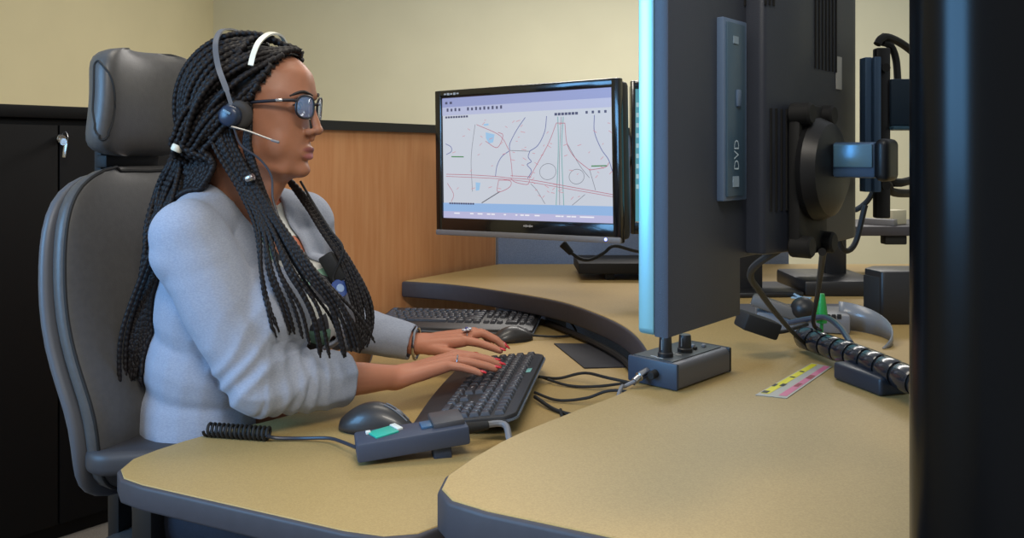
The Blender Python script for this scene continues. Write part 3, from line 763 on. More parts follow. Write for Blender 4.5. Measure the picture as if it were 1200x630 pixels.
# printed card strip
cq = [V((0.403, 1.413)), V((0.449, 1.394)), V((0.600, 1.600)), V((0.572, 1.628))]
cs = root('printed_card', (0.5, 1.5, ZR), 'narrow printed card with yellow and pink stripes on the right desk', 'card')
def cpt(u, v, z): a = cq[0].lerp(cq[1], u); b = cq[3].lerp(cq[2], u); p = a.lerp(b, v); return V((p.x, p.y, ZR + z))
def cquad(bm, u0, u1, v0, v1, z):
    bm.faces.new([bm.verts.new(cpt(*q, z)) for q in ((u0, v0), (u1, v0), (u1, v1), (u0, v1))])
bm = B(); add_prism(bm, [(p.x, p.y) for p in cq], ZR + 0.0002, ZR + 0.0012); part('card', bm, mat('card_white', srgb(176, 172, 160), 0.5), cs, world=True)
bm = B(); cquad(bm, 0.05, 0.34, 0.05, 0.98, 0.0015); flat = tomesh(bm); part('yellow_stripe', flat, mat('ink_yellow', srgb(222, 210, 40), 0.5), cs, world=True)
bm = B(); cquad(bm, 0.66, 0.92, 0.04, 0.98, 0.0015); part('pink_stripe', tomesh(bm), mat('ink_pink', srgb(205, 110, 140), 0.5), cs, world=True)
bm = B()
for v0, v1, u0, u1 in ((0.06, 0.12, 0.05, 0.25), (0.24, 0.31, 0.02, 0.14), (0.27, 0.34, 0.24, 0.40), (0.52, 0.55, 0.1, 0.3), (0.70, 0.73, 0.1, 0.3)): cquad(bm, u0, u1, v0, v1, 0.0018)
part('black_print', tomesh(bm), mat('ink_black', srgb(20, 20, 20), 0.5), cs, world=True)
bm = B()
for v0, v1, u0, u1 in ((0.30, 0.40, 0.7, 0.86), (0.55, 0.66, 0.68, 0.9)): cquad(bm, u0, u1, v0, v1, 0.0018)
part('red_print', tomesh(bm), mat('ink_red', srgb(150, 50, 60), 0.5), cs, world=True)

# ================================================================== audio control box with two knobs
kb = root('audio_control_box', (0.277, 1.434, ZR), 'dark audio control box with two black knobs on the raised desk', 'control box', rot=(0, 0, math.atan2(0.128, 0.123)))
# local x along its length, y across (to the left), origin at the near right corner
bm = B(); xz = round_corners([(0, 0.002), (0.100, 0.002), (0.100, 0.045), (0.0, 0.045)], [0.004, 0.004, 0.006, 0.012], 5)
b2 = B(); add_prism(b2, xz, 0, 0.168); me = bpy.data.meshes.new('x'); b2.to_mesh(me); b2.free()
me.transform(Matrix(((0, 0, 1, 0.006), (1, 0, 0, 0), (0, 1, 0, 0), (0, 0, 0, 1)))); bm.from_mesh(me)
part('body', bm, mat('box_alu', srgb(98, 98, 104), 0.45, metal=0.3), kb, label='grey metal sleeve')
bm = B(); add_box(bm, (0.003, 0.05, 0.0235), (0.008, 0.102, 0.045), bev=0.003); part('front_plate', bm, mat('box_front', srgb(50, 60, 76), 0.45), kb)
bm = B(); add_box(bm, (0.177, 0.05, 0.0235), (0.008, 0.102, 0.045), bev=0.003); part('rear_plate', bm, M_black, kb)
bm = B(); add_box(bm, (0.088, 0.054, 0.0455), (0.158, 0.080, 0.002)); part('top_plate', bm, mat('box_top', srgb(62, 66, 68), 0.5), kb)
for (x, y, h) in ((0.035, 0.046, 0.036), (0.088, 0.040, 0.031)):
    bm = B(); add_lathe(bm, [(0.0135, 0), (0.0135, 0.006), (0.0115, 0.008), (0.0105, h - 0.002), (0.0095, h), (0, h)], (x, y, 0.0465), (0, 0, 1), 24); kn = part('knob', bm, M_black, kb)
    bm = B(); add_box(bm, (x - 0.0112, y, 0.0465 + h * 0.6), (0.001, 0.002, h * 0.5)); part('pointer', bm, mat('pointer_grey', srgb(120, 126, 130), 0.5), kn)
for (x, y, c) in ((0.07, 0.062, 'btn_green'), (0.115, 0.036, 'btn_black'), (0.130, 0.050, 'btn_grey'), (0.145, 0.036, 'btn_grey'), (0.118, 0.062, 'btn_black')):
    m_ = {'btn_green': mat('btn_green', srgb(80, 170, 80), 0.4), 'btn_black': M_blackm, 'btn_grey': M_grey}[c]
    bm = B(); add_cyl(bm, (x, y, 0.0465), (x, y, 0.0515), 0.0042, 12, bev=0.001); part('button', bm, m_, kb)
bm = B()
for (x, y, s) in ((0.020, 0.060, 0.012), (0.016, 0.045, 0.014), (0.06, 0.035, 0.012), (0.064, 0.052, 0.010), (0.105, 0.050, 0.012), (0.14, 0.062, 0.010)): add_box(bm, (x, y, 0.0468), (0.002, s, 0.0004))
part('print_marks', bm, mat('print_white', srgb(190, 190, 190), 0.5), kb)
bm = B(); add_cyl(bm, (0.0, 0.060, 0.024), (-0.022, 0.062, 0.018), 0.008, 14, bev=0.001); add_cyl(bm, (-0.02, 0.062, 0.018), (-0.032, 0.064, 0.012), 0.006, 12); part('connector', bm, M_metal, kb)
bm = B(); add_cyl(bm, (0.0, 0.042, 0.024), (-0.016, 0.042, 0.022), 0.007, 14, bev=0.001); part('connector', bm, M_blackm, kb)
kbw = WM[kb.name]
single('cable', wire([kbw @ V((-0.030, 0.064, 0.012)), kbw @ V((-0.045, 0.075, 0.004)), V((0.185, 1.445, 0.824)), V((0.168, 1.405, 0.80)), V((0.150, 1.42, 0.738)), V((0.10, 1.50, 0.735))], 0.0035), M_grey, 'grey lead plugged into the front of the audio control box', 'cable')
# ================================================================== keyboards
M_kbody = mat('keyboard_body', srgb(44, 43, 45), 0.45)
M_key = mat('key_cap', srgb(60, 60, 66), 0.40)
M_leg = mat('key_legend', srgb(205, 205, 205), 0.6)
ROWS = [  # (y centre in key units from the front, [(label, width, gap before)])
 (5.75, [('Esc', 1, 0), ('F1', 1, 1), ('F2', 1, 0), ('F3', 1, 0), ('F4', 1, 0), ('F5', 1, .5), ('F6', 1, 0), ('F7', 1, 0), ('F8', 1, 0), ('F9', 1, .5), ('F10', 1, 0), ('F11', 1, 0), ('F12', 1, 0), ('', 1, .3), ('', 1, 0), ('', 1, 0), ('', 1, .3), ('', 1, 0), ('', 1, 0), ('', 1, 0)]),
 (4.5, [(c, 1, 0) for c in '`1234567890-='] + [('Bksp', 2, 0), ('Ins', 1, .3), ('Hm', 1, 0), ('Pg', 1, 0), ('Nm', 1, .3), ('/', 1, 0), ('*', 1, 0), ('-', 1, 0)]),
 (3.5, [('Tab', 1.5, 0)] + [(c, 1, 0) for c in 'QWERTYUIOP[]'] + [('\\', 1.5, 0), ('Del', 1, .3), ('End', 1, 0), ('Pg', 1, 0), ('7', 1, .3), ('8', 1, 0), ('9', 1, 0), ('+', 1, 0)]),
 (2.5, [('Caps', 1.75, 0)] + [(c, 1, 0) for c in "ASDFGHJKL;'"] + [('Enter', 2.25, 0), ('4', 1, 3.6), ('5', 1, 0), ('6', 1, 0), ('', 1, 0)]),
 (1.5, [('Shift', 2.25, 0)] + [(c, 1, 0) for c in 'ZXCVBNM,./'] + [('Shift', 2.75, 0), ('^', 1, 1.3), ('1', 1, 1.3), ('2', 1, 0), ('3', 1, 0), ('', 1, 0)]),
 (0.5, [('Ctrl', 1.25, 0), ('', 1.25, 0), ('Alt', 1.25, 0), ('', 6.25, 0), ('Alt', 1.25, 0), ('', 1.25, 0), ('', 1.25, 0), ('Ctrl', 1.25, 0), ('<', 1, .3), ('v', 1, 0), ('>', 1, 0), ('0', 2, .3), ('.', 1, 0), ('', 1, 0)]),
]
def key_mesh(cache, w_, pitch, h):
    k = (round(w_, 3), pitch)
    if k in cache: return cache[k]
    bm = B(); a = w_ * pitch - 0.0022; b = pitch - 0.0022
    lo = [(-a / 2, -b / 2), (a / 2, -b / 2), (a / 2, b / 2), (-a / 2, b / 2)]
    t = 0.0026
    hi = [(-a / 2 + t, -b / 2 + t * .6), (a / 2 - t, -b / 2 + t * .6), (a / 2 - t, b / 2 - t * 1.4), (-a / 2 + t, b / 2 - t * 1.4)]
    v0 = [bm.verts.new((x, y, 0)) for x, y in lo]; v1 = [bm.verts.new((x, y, h)) for x, y in hi]
    bm.faces.new(v1); bm.faces.new(v0[::-1])
    for i in range(4): bm.faces.new((v0[i], v0[(i + 1) % 4], v1[(i + 1) % 4], v1[i]))
    es = [e for e in bm.edges if abs(e.verts[0].co.z - h) < 1e-6 and abs(e.verts[1].co.z - h) < 1e-6]
    bmesh.ops.bevel(bm, geom=es, offset=0.0008, segments=1, affect='EDGES')
    cache[k] = tomesh(bm, 40); cache[k].materials.append(M_key)
    return cache[k]

def keyboard(loc, rz, tilt, label, pitch=0.0200, legends=True, palm=0.040, th=0.016, corner=0.03, waves=False):
    kr = root('keyboard', loc, label, 'keyboard', rot=(tilt, 0, rz))
    Wk = 22.6 * pitch + 0.016; D = 6.5 * pitch + palm + 0.014
    out = []
    # outline: front edge bowed towards the user
    N = 14
    for i in range(N + 1):
        t = i / N; x = -Wk / 2 + Wk * t
        out.append((x, -D / 2 - 0.010 * sin(pi * t)))
    out = [(-Wk / 2 - 0.0, D / 2 - corner)] + [(-Wk / 2 - 0.002, 0.0)] + out[0:1] + out[1:-1] + out[-1:] + [(Wk / 2 + 0.002, 0)] + [(Wk / 2, D / 2 - corner)]
    for k in range(1, 6): a = pi / 2 * k / 6; out.append((Wk / 2 - corner + corner * cos(a), D / 2 - corner + corner * sin(a)))
    for k in range(0, 6): a = pi / 2 + pi / 2 * k / 6; out.append((-Wk / 2 + corner + corner * cos(a), D / 2 - corner + corner * sin(a)))
    if area2(out) < 0: out = out[::-1]
    bm = B(); add_prism(bm, out, 0.0, th, bev=0.004, seg=2); part('body', bm, M_kbody, kr)
    bm = B(); add_prism(bm, offset_poly(out, 0.003), th * 0.30, th * 0.52); part('trim_line', bm, mat('kb_trim', srgb(120, 132, 150), 0.25, metal=0.5), kr)
    if tilt > 0.02:
        for sx in (-1, 1):
            h = (D - 0.03) * math.tan(tilt)
            bm = B(); add_box(bm, (sx * (Wk / 2 - 0.05), D / 2 - 0.03, -h * 0.45), (0.03, 0.008, h * 0.98), bev=0.001); part('riser_foot', bm, M_kbody, kr)
    y0 = -D / 2 + palm; cache = {}
    for ry, keys in ROWS:
        x = -22.6 * pitch / 2
        for lab, w_, g in keys:
            x += g * pitch
            me = key_mesh(cache, w_, pitch, 0.0075)
            ko = bpy.data.objects.new('key', me); C.objects.link(ko); ko.parent = kr
            ko.location = (x + w_ * pitch / 2, y0 + ry * pitch, th - 0.0008)
            WM[ko.name] = WM[kr.name] @ Matrix.Translation(ko.location)
            if legends and lab:
                tm = text_mesh(lab, 0.0092 if len(lab) == 1 else 0.0058)
                if not tm.materials: tm.materials.append(M_leg)
                lo = bpy.data.objects.new('legend', tm); C.objects.link(lo); lo.parent = ko
                lo.location = (-w_ * pitch / 2 + 0.0065 if len(lab) == 1 else 0, 0.0015, 0.0079)
            x += w_ * pitch
    return kr, Wk, D, th
k1, KW, KD, KT = keyboard((-0.048, 1.710, ZD + 0.004), RAD(-98.5), RAD(7.5), 'black keyboard under the womans typing hands')
k1.location.z = ZD + 0.002 + (KD / 2) * math.sin(RAD(7.5)); WM[k1.name] = Matrix.Translation((0, 0, k1.location.z - (ZD + 0.004))) @ WM[k1.name]
tm = text_mesh('iiii', 0.012).copy(); tm.materials.clear()
bm = B(); add_box(bm, (-0.075, KD / 2 - 0.018, KT + 0.0006), (0.030, 0.014, 0.0012), bev=0.0004); part('maker_badge', bm, mat('badge_teal', srgb(120, 180, 176), 0.3), k1)
k2, KW2, KD2, KT2 = keyboard((-0.150, 2.42, ZD + 0.012), RAD(-9), RAD(5), 'black keyboard with silver front line at the back of the desk', legends=False, pitch=0.0190, palm=0.048, corner=0.02)
k2.location.z = ZD + 0.001 + (KD2 / 2) * math.sin(RAD(5))

# ================================================================== mice
def mouse(loc, rz, label, L=0.118, W2=0.066, H=0.040):
    mr = root('computer_mouse', loc, label, 'mouse', rot=(0, 0, rz))
    def loft(sc_, z0, hmul):
        bm = B(); nu, nv = 20, 24; rings = []
        for i in range(nu + 1):
            t = i / nu; x = (-0.5 + t) * L
            e = max(0.0, 1 - (2 * t - 1) ** 2) ** 0.42
            wy = W2 / 2 * e * (0.90 + 0.14 * cos(pi * t)) * sc_
            hz = H * hmul * (max(0.0, sin(pi * min(1.0, t * 0.82 + 0.10))) ** 0.75) * e ** 0.5
            rings.append([bm.verts.new((x * sc_, wy * cos(pi * k / nv) * (1.0 + 0.0), z0 + hz * sin(pi * k / nv) ** 0.8)) for k in range(nv + 1)])
        for a, b in zip(rings[:-1], rings[1:]):
            for k in range(nv): bm.faces.new((a[k], a[k + 1], b[k + 1], b[k]))
            bm.faces.new((a[0], b[0], b[nv], a[nv]))
        bmesh.ops.remove_doubles(bm, verts=bm.verts, dist=1e-5)
        return bm
    part('shell', loft(1.0, 0.003, 1.0), M_mouse, mr, smooth=180)
    bm = B(); add_prism(bm, [(x * L, y * W2) for x, y in [(0.47 * cos(a), 0.46 * sin(a)) for a in [2 * pi * k / 28 for k in range(28)]]], 0.0, 0.008); part('base', bm, M_blackm, mr)
    bm = B(); add_lathe(bm, [(0, -0.004), (0.010, -0.004), (0.011, 0), (0.010, 0.004), (0, 0.004)], (L * 0.28, 0, H * 0.62), (0, 1, 0), 18); part('wheel', bm, M_grey, mr)
    for s in (-1, 1):
        bm = B(); pts = [V((L * (0.12 + 0.3 * t), s * W2 * 0.07, 0)) for t in [k / 8 for k in range(9)]]
        for p in pts:
            t = p.x / L + 0.5; e = max(0, 1 - (2 * t - 1) ** 2) ** 0.42
            p.z = 0.003 + H * (sin(pi * min(1, t * .82 + .1)) ** 0.75) * e ** 0.5 + 0.0003
        add_tube(bm, pts, 0.0012, 6); part('button_seam', bm, mat('seam_grey', srgb(104, 104, 108), 0.4), mr)
    return mr
M_mouse = mat('mouse_shell', srgb(50, 48, 48), 0.38, coat=0.15)
mouse((-0.240, 1.510, ZD), RAD(-14), 'dark computer mouse behind the headset adapter, near the keyboard', L=0.142, W2=0.072, H=0.048)
mouse((0.002, 2.235, ZD), RAD(20), 'black computer mouse near the rear keyboard, beyond the hands', L=0.115, H=0.036)
single('mouse_cable', wire([V((0.055, 2.255, ZD + 0.01)), V((0.12, 2.26, ZD + 0.006)), V((0.17, 2.30, ZD + 0.005)), V((0.165, 2.36, ZD + 0.02)), V((0.12, 2.44, ZD + 0.05)), V((0.05, 2.50, ZD + 0.03)), V((0.0, 2.52, ZD + 0.01))], 0.003), M_blackm, 'thin black mouse cable looping up beside the raised desk edge', 'cable')
bm = B(); add_prism(bm, [(0.108, 2.195), (0.165, 1.945), (0.262, 1.955), (0.232, 2.19)], ZD, ZD + 0.003)
single('mouse_pad', bm, mat('pad_black', srgb(40, 40, 46), 0.8), 'flat black mouse pad on the lower desk', 'mouse pad')

# ================================================================== headset adapter box
ha = root('headset_adapter', (-0.160, 1.385, ZD), 'dark blue-grey headset adapter box with teal label on the lower desk', 'adapter', rot=(0, RAD(-5), RAD(14)))
bm = B(); add_box(bm, (0.0, 0, 0.029), (0.180, 0.066, 0.030), bev=0.004); part('body', bm, mat('adapter_body', srgb(56, 64, 82), 0.5), ha)
bm = B(); add_box(bm, (0.06, 0.012, 0.0465), (0.052, 0.062, 0.012), bev=0.003); part('raised_block', bm, mat('adapter_block', srgb(70, 68, 70), 0.45), ha)
bm = B(); add_box(bm, (0.025, 0.004, 0.0455), (0.018, 0.030, 0.004), bev=0.001); part('switch', bm, mat('adapter_switch', srgb(60, 96, 128), 0.4), ha)
bm = B(); add_box(bm, (-0.045, 0.004, 0.0450), (0.040, 0.036, 0.003), rot=Matrix.Rotation(0.35, 3, 'Z'), bev=0.001); part('label_patch', bm, mat('patch_teal', srgb(40, 170, 150), 0.45), ha, label='teal label')
bm = B(); add_box(bm, (-0.022, 0.018, 0.0455), (0.010, 0.030, 0.004), rot=Matrix.Rotation(0.35, 3, 'Z'), bev=0.001); add_box(bm, (-0.068, 0.012, 0.046), (0.008, 0.008, 0.005), bev=0.001); part('label_edge', bm, mat('patch_white', srgb(215, 220, 215), 0.5), ha)
bm = B(); add_box(bm, (0.045, -0.008, 0.004), (0.030, 0.030, 0.024), bev=0.003); part('foot', bm, mat('adapter_foot', srgb(44, 54, 72), 0.5), ha)
bm = B(); add_cyl(bm, (0.088, 0.0, 0.03), (0.128, 0.004, 0.028), 0.010, 12, r1=0.007, bev=0.001); part('strain_relief', bm, M_blackm, ha)
hw_ = WM[ha.name]
end = hw_ @ V((0.125, 0.004, 0.028))
for dy, r, m_, lab in ((0.0, 0.0055, M_grey, 'grey adapter cable sliding under the raised desk'), (0.014, 0.0045, M_blackm, 'black adapter cable beside the grey one')):
    single('cable', wire([end + V((-0.01, dy * 0.3, 0)), end + V((0.03, 0.01 + dy, -0.002)), V((0.0, 1.372 + dy, ZD + 0.022)), V((0.04, 1.335 + dy, ZD + 0.008)), V((0.09, 1.28 + dy, ZD + 0.006))], r), m_, lab, 'cable')
# cord from adapter with coiled end at the desk corner
cc = root('coiled_cord', P(280, 520, 1.48), 'coiled black headset cord lying on the lower desk beside the armrest', 'cord')
h0 = P(242, 512, 1.478); h0.z = ZD + 0.013; h1 = P(316, 519, 1.455); h1.z = ZD + 0.013
dx = (h1 - h0); xx, yy, _ = frame_of(dx); pts = []
for k in range(14 * 14 + 1):
    a = 2 * pi * k / 14; pts.append(h0 + dx * (k / (14 * 14)) + (xx * cos(a) + yy * sin(a)) * 0.0105)
part('coil', tube_mesh(pts, 0.0026, 6), M_blackm, cc, world=True)
part('straight_cord', wire([pts[-1], h1 + V((0.012, -0.004, -0.006)), V((-0.36, 1.452, ZD + 0.006)), V((-0.31, 1.435, ZD + 0.012)), V((-0.28, 1.405, ZD + 0.016)), hw_ @ V((-0.088, 0, 0.028))], 0.0030), mat('cord_blue', srgb(40, 46, 60), 0.4), cc, world=True)

# keyboard cables over the lower desk
kc = [([V((0.055, 1.80, ZD + 0.02)), V((0.10, 1.84, ZD + 0.006)), V((0.155, 1.83, ZD + 0.02)), V((0.20, 1.75, ZD + 0.03)), V((0.30, 1.70, ZD + 0.02))], 0.0032, 'upper black cable curving from the keyboard to the right'),
      ([V((0.06, 1.83, ZD + 0.012)), V((0.12, 1.79, ZD + 0.004)), V((0.18, 1.77, ZD + 0.008)), V((0.26, 1.76, ZD + 0.02)), V((0.30, 1.74, ZD + 0.02))], 0.003, 'second black cable from the keyboard, just below the upper one'),
      ([V((0.045, 1.71, ZD + 0.012)), V((0.09, 1.68, ZD + 0.005)), V((0.145, 1.67, ZD + 0.012)), V((0.20, 1.66, ZD + 0.03)), V((0.29, 1.62, ZD + 0.025))], 0.003, 'middle black cable reaching the audio control box'),
      ([V((0.045, 1.68, ZD + 0.012)), V((0.08, 1.62, ZD + 0.005)), V((0.12, 1.58, ZD + 0.005)), V((0.16, 1.56, ZD + 0.005)), V((0.25, 1.56, ZD + 0.006))], 0.0038, 'thick black cable leaving the keyboard corner'),
      ([V((0.21, 1.55, ZD + 0.02)), V((0.165, 1.60, ZD + 0.02)), V((0.14, 1.56, ZD + 0.006)), V((0.125, 1.50, ZD + 0.006)), V((0.20, 1.44, ZD + 0.01))], 0.003, 'black cable bending down in a hook near the audio control box'),
      ([V((0.092, 1.615, ZD + 0.006)), V((0.09, 1.54, ZD + 0.004)), V((0.07, 1.48, ZD + 0.004)), V((0.03, 1.43, ZD + 0.006)), V((0.0, 1.41, ZD + 0.008))], 0.003, 'black cable running from the keyboard back to the headset adapter')]
for pts, r, lab in kc:
    single('cable', wire(pts, r), M_blackm, lab, 'cable', 'keyboard cables on the lower desk')
# dark cable bundle under the raised edge
single('cable', wire([V((0.10, 2.42, ZD + 0.012)), V((0.20, 2.18, ZD + 0.012)), V((0.255, 2.0, ZD + 0.012)), V((0.27, 1.86, ZD + 0.014)), V((0.285, 1.78, ZD + 0.02))], 0.008), M_blackm, 'thick black cable along the foot of the raised desk edge', 'cable')

# ================================================================== office chair
Fv = V((0.936, -0.352, 0)); Rv = V((-0.352, -0.936, 0)); Uv = V((0, 0, 1))
chr_rot = math.atan2(Fv.y, Fv.x)
ch = root('office_chair', (-0.622, 1.668, 0), 'dark grey leather office chair with headrest behind the woman', 'chair', rot=(0, 0, chr_rot))
# chair local: x forward, y to the sitter's left
def pad_mesh(zs, xf, hw, th, yexp=3.2, n=36, bow=0.0):
    """closed cushion: for each height a super-ellipse section (x thickness, y width)"""
    bm = B(); rings = []
    for z, x0, w_, t in zip(zs, xf, hw, th):
        ring = []
        for k in range(n):
            a = 2 * pi * k / n; c, s = cos(a), sin(a)
            y = w_ * math.copysign(abs(s) ** (2 / yexp), s)
            x = x0 + t * math.copysign(abs(c) ** (2 / 2.4), c) + bow * (y / max(w_, 1e-6)) ** 2
            ring.append(bm.verts.new((x, y, z)))
        rings.append(ring)
    for a, b in zip(rings[:-1], rings[1:]):
        for k in range(n): bm.faces.new((a[k], a[(k + 1) % n], b[(k + 1) % n], b[k]))
    bm.faces.new(rings[0]); bm.faces.new(rings[-1])
    return bm
def prof(z0, z1, n, wf, tf, xfun):
    zs, xs, ws, ts = [], [], [], []
    for i in range(n + 1):
        t = i / n; tt = 0.5 - 0.5 * cos(pi * t)
        zs.append(z0 + (z1 - z0) * tt); xs.append(xfun(tt)); e = max(0.02, 1 - abs(2 * tt - 1) ** 7) ** 0.5
        ws.append(wf(tt) * (0.35 + 0.65 * e)); ts.append(tf(tt) * (0.12 + 0.88 * e ** 0.8))
    return zs, xs, ws, ts
CBX = -0.105
bx = lambda t: CBX + 0.055 * math.exp(-((t - 0.22) / 0.25) ** 2) - 0.055 * max(0, t - 0.3)
bm = pad_mesh(*prof(0.600, 1.195, 26, lambda t: 0.205 + 0.035 * sin(pi * min(1, t * 0.9 + 0.1)), lambda t: 0.040, bx), bow=0.030)
bmesh.ops.recalc_face_normals(bm, faces=bm.faces); bvh_bk = BVHTree.FromBMesh(bm)
bk = part('backrest', bm, M_chair, ch, smooth=180)
# rear shell and piping along the side
bm = pad_mesh(*prof(0.585, 1.185, 26, lambda t: 0.212 + 0.035 * sin(pi * min(1, t * 0.9 + 0.1)), lambda t: 0.030, lambda t: bx(t) - 0.034), bow=0.034)
part('rear_shell', bm, M_chairsh, ch, smooth=180)
pts = []
zs, xs, ws, ts = prof(0.600, 1.195, 26, lambda t: 0.205 + 0.035 * sin(pi * min(1, t * 0.9 + 0.1)), lambda t: 0.040, bx)
left_, right_ = [], []
for z, x, w_ in zip(zs, xs, ws): right_.append(V((x + 0.012 + 0.030 * 0.92, -w_ * 0.965, z))); left_.append(V((x + 0.012 + 0.030 * 0.92, w_ * 0.965, z)))
def on_back(p):
    loc, nn, _, _ = bvh_bk.find_nearest(p); return loc + nn * 0.0008
part('piping', tube_mesh([on_back(p) for p in catmull(right_[1:-1] + left_[1:-1][::-1], 0.012, closed=True)], 0.0030, 8, closed=True), M_blackm, bk)
# headrest
HRX = -0.155
bm = pad_mesh(*prof(1.215, 1.425, 20, lambda t: 0.148 - 0.018 * t, lambda t: 0.050, lambda t: HRX + 0.012 * sin(pi * t)), yexp=2.8, bow=0.045)
bm.normal_update(); bmesh.ops.recalc_face_normals(bm, faces=bm.faces); bvh_hr = BVHTree.FromBMesh(bm)
hr = part('headrest', bm, M_chair, ch, smooth=180)
for s in (-1, 1):
    pts = []
    for k in range(36):
        a = 2 * pi * k / 36; q = V((HRX + 0.062 + 0.026 * cos(a) - 0.02 * sin(a), s * (0.150 - 0.030 * cos(a)), 1.318 + 0.080 * sin(a)))
        loc, nn, _, _ = bvh_hr.find_nearest(q); pts.append(loc + nn * 0.0003)
    part('seam', tube_mesh(pts, 0.0022, 6, closed=True), M_blackm, hr)
bm = B(); add_box(bm, (HRX - 0.045, 0, 1.21), (0.02, 0.09, 0.14), bev=0.006); add_box(bm, (HRX - 0.01, 0.0, 1.205), (0.03, 0.14, 0.025), bev=0.005); part('headrest_bracket', bm, M_blackm, ch)
# seat, arms, base
bm = B(); add_prism(bm, round_corners([(-0.17, -0.22), (0.30, -0.24), (0.30, 0.24), (-0.17, 0.22)], [0.07] * 4, 6), 0.395, 0.475, bev=0.025, seg=3); part('seat', bm, M_chair, ch)
bm = B(); add_box(bm, (0.02, 0, 0.375), (0.30, 0.26, 0.04), bev=0.01); add_box(bm, (-0.16, 0, 0.53), (0.03, 0.09, 0.36), bev=0.006); part('seat_plate', bm, M_black, ch)
bm = B(); add_cyl(bm, (0, 0, 0.10), (0, 0, 0.36), 0.028, 18); part('gas_post', bm, M_black, ch)
for k in range(5):
    a = 2 * pi * k / 5 + 0.3; e = V((0.30 * cos(a), 0.30 * sin(a), 0.075))
    bm = B(); add_capsule(bm, (0, 0, 0.11), 0.026, e, 0.016, 10); lg = part('base_leg', bm, M_black, ch)
    bm = B(); add_lathe(bm, [(0, -0.02), (0.026, -0.02), (0.028, 0), (0.026, 0.02), (0, 0.02)], e + V((0, 0, -0.047)), (-sin(a), cos(a), 0), 16); part('caster', bm, M_blackm, lg)
wch = WM[ch.name].inverted()
M_armp = mat('armrest_pad', srgb(58, 58, 62), 0.5)
# right armrest: pad turned inwards in front of the sitter
cpad = V((-0.632, 1.512, 0.700))
bm = B(); add_prism(bm, [(cpad.x + x * cos(0.22) - y * sin(0.22), cpad.y + x * sin(0.22) + y * cos(0.22)) for x, y in rrect(0.225, 0.110, 0.052, 8)], 0.670, 0.712, bev=0.014, seg=3); part('armrest_pad', bm, M_armp, ch, world=True)
bm = B(); add_box(bm, (-0.630, 1.500, 0.56), (0.045, 0.060, 0.22), rot=Matrix.Rotation(chr_rot, 3, 'Z'), bev=0.006)
add_box(bm, (-0.60, 1.53, 0.44), (0.05, 0.16, 0.035), rot=Matrix.Rotation(chr_rot, 3, 'Z'), bev=0.005); part('armrest_post', bm, M_black, ch, world=True)
bm = B(); add_prism(bm, [(x, 0.265 + y) for x, y in rrect(0.235, 0.09, 0.04, 8, -0.06)], 0.668, 0.700, bev=0.012, seg=3); part('armrest_pad', bm, M_armp, ch)
bm = B(); add_box(bm, (-0.05, 0.275, 0.55), (0.06, 0.04, 0.24), bev=0.006); add_box(bm, (-0.05, 0.24, 0.42), (0.06, 0.10, 0.03), bev=0.005); part('armrest_post', bm, M_black, ch)
# ================================================================== the woman
Lv = -Rv
H0 = V((-0.494, 1.600, 1.2856)); HYAW = RAD(-8.0)
HX = V((cos(HYAW), sin(HYAW), 0)); HY = V((-sin(HYAW), cos(HYAW), 0)); HZ = V((0, 0, 1))
HS = 1.02
def hd(x, y, z): return H0 + (HX * x + HY * y + HZ * z) * HS
def interp(tab, z):
    if z <= tab[0][0]: return tab[0][1]
    for (a, va), (b, vb) in zip(tab[:-1], tab[1:]):
        if z <= b:
            t = (z - a) / (b - a); t = t * t * (3 - 2 * t) * 0.5 + t * 0.5
            return va + (vb - va) * t
    return tab[-1][1]
TF = [(-.118, .052), (-.112, .080), (-.105, .098), (-.0926, .1125), (-.080, .109), (-.069, .114), (-.056, .1165), (-.0366, .113), (-.02, .110), (0, .110), (.023, .117), (.0405, .1245), (.06, .125), (.080, .121), (.10, .105), (.112, .090), (.122, .068), (.130, .02)]
TB = [(-.118, -.030), (-.09, -.040), (-.06, -.055), (-.03, -.072), (0, -.084), (.03, -.089), (.06, -.085), (.09, -.068), (.11, -.045), (.122, -.022), (.130, -.004)]
TW = [(-.118, .024), (-.11, .036), (-.095, .046), (-.08, .053), (-.05, .063), (-.02, .070), (0, .0735), (.02, .076), (.05, .077), (.08, .070), (.10, .057), (.115, .038), (.124, .022), (.130, .006)]
def head_local(z, a):
    fx, bx_, wd = interp(TF, z), interp(TB, z), interp(TW, z)
    cx = (fx + bx_) / 2 if z > .115 else min(0.012, (fx + bx_) / 2 + 0.0)
    c, s = cos(a), sin(a)
    n = 2.25 if c > 0 else 2.0
    if c > 0: n = 2.35 if z < .05 else 2.15
    x = cx + ((fx - cx) if c > 0 else (cx - bx_)) * math.copysign(abs(c) ** (2 / n), c)
    y = wd * math.copysign(abs(s) ** (2 / n), s)
    # eye sockets
    for sy in (-1, 1):
        d2 = ((y - sy * .033) / .020) ** 2 + ((z - .020) / .015) ** 2
        if c > 0: x -= 0.0085 * math.exp(-d2)
        # cheek bones
        d2 = ((y - sy * .047) / .020) ** 2 + ((z + .020) / .022) ** 2
        if c > 0: x += 0.005 * math.exp(-d2)
    return x, y, z
def head_bm(off=0.0, keep=None, world=True):
    bm = B(); rings = []; nz, na = 74, 72
    for i in range(nz + 1):
        z = -.118 + .248 * i / nz; ring = []
        for k in range(na):
            x, y, zz = head_local(z, 2 * pi * k / na)
            if off:
                v = V((x - .01, y, zz - .01)); v = v * (1 + off / v.length); x, y, zz = v.x + .01, v.y, v.z + .01
            ring.append(bm.verts.new(hd(x, y, zz) if world else (x, y, zz)))
        rings.append(ring)
    for a, b in zip(rings[:-1], rings[1:]):
        for k in range(na): bm.faces.new((a[k], a[(k + 1) % na], b[(k + 1) % na], b[k]))
    bm.faces.new(rings[0][::-1]); bm.faces.new(rings[-1])
    bm.normal_update()
    return bm

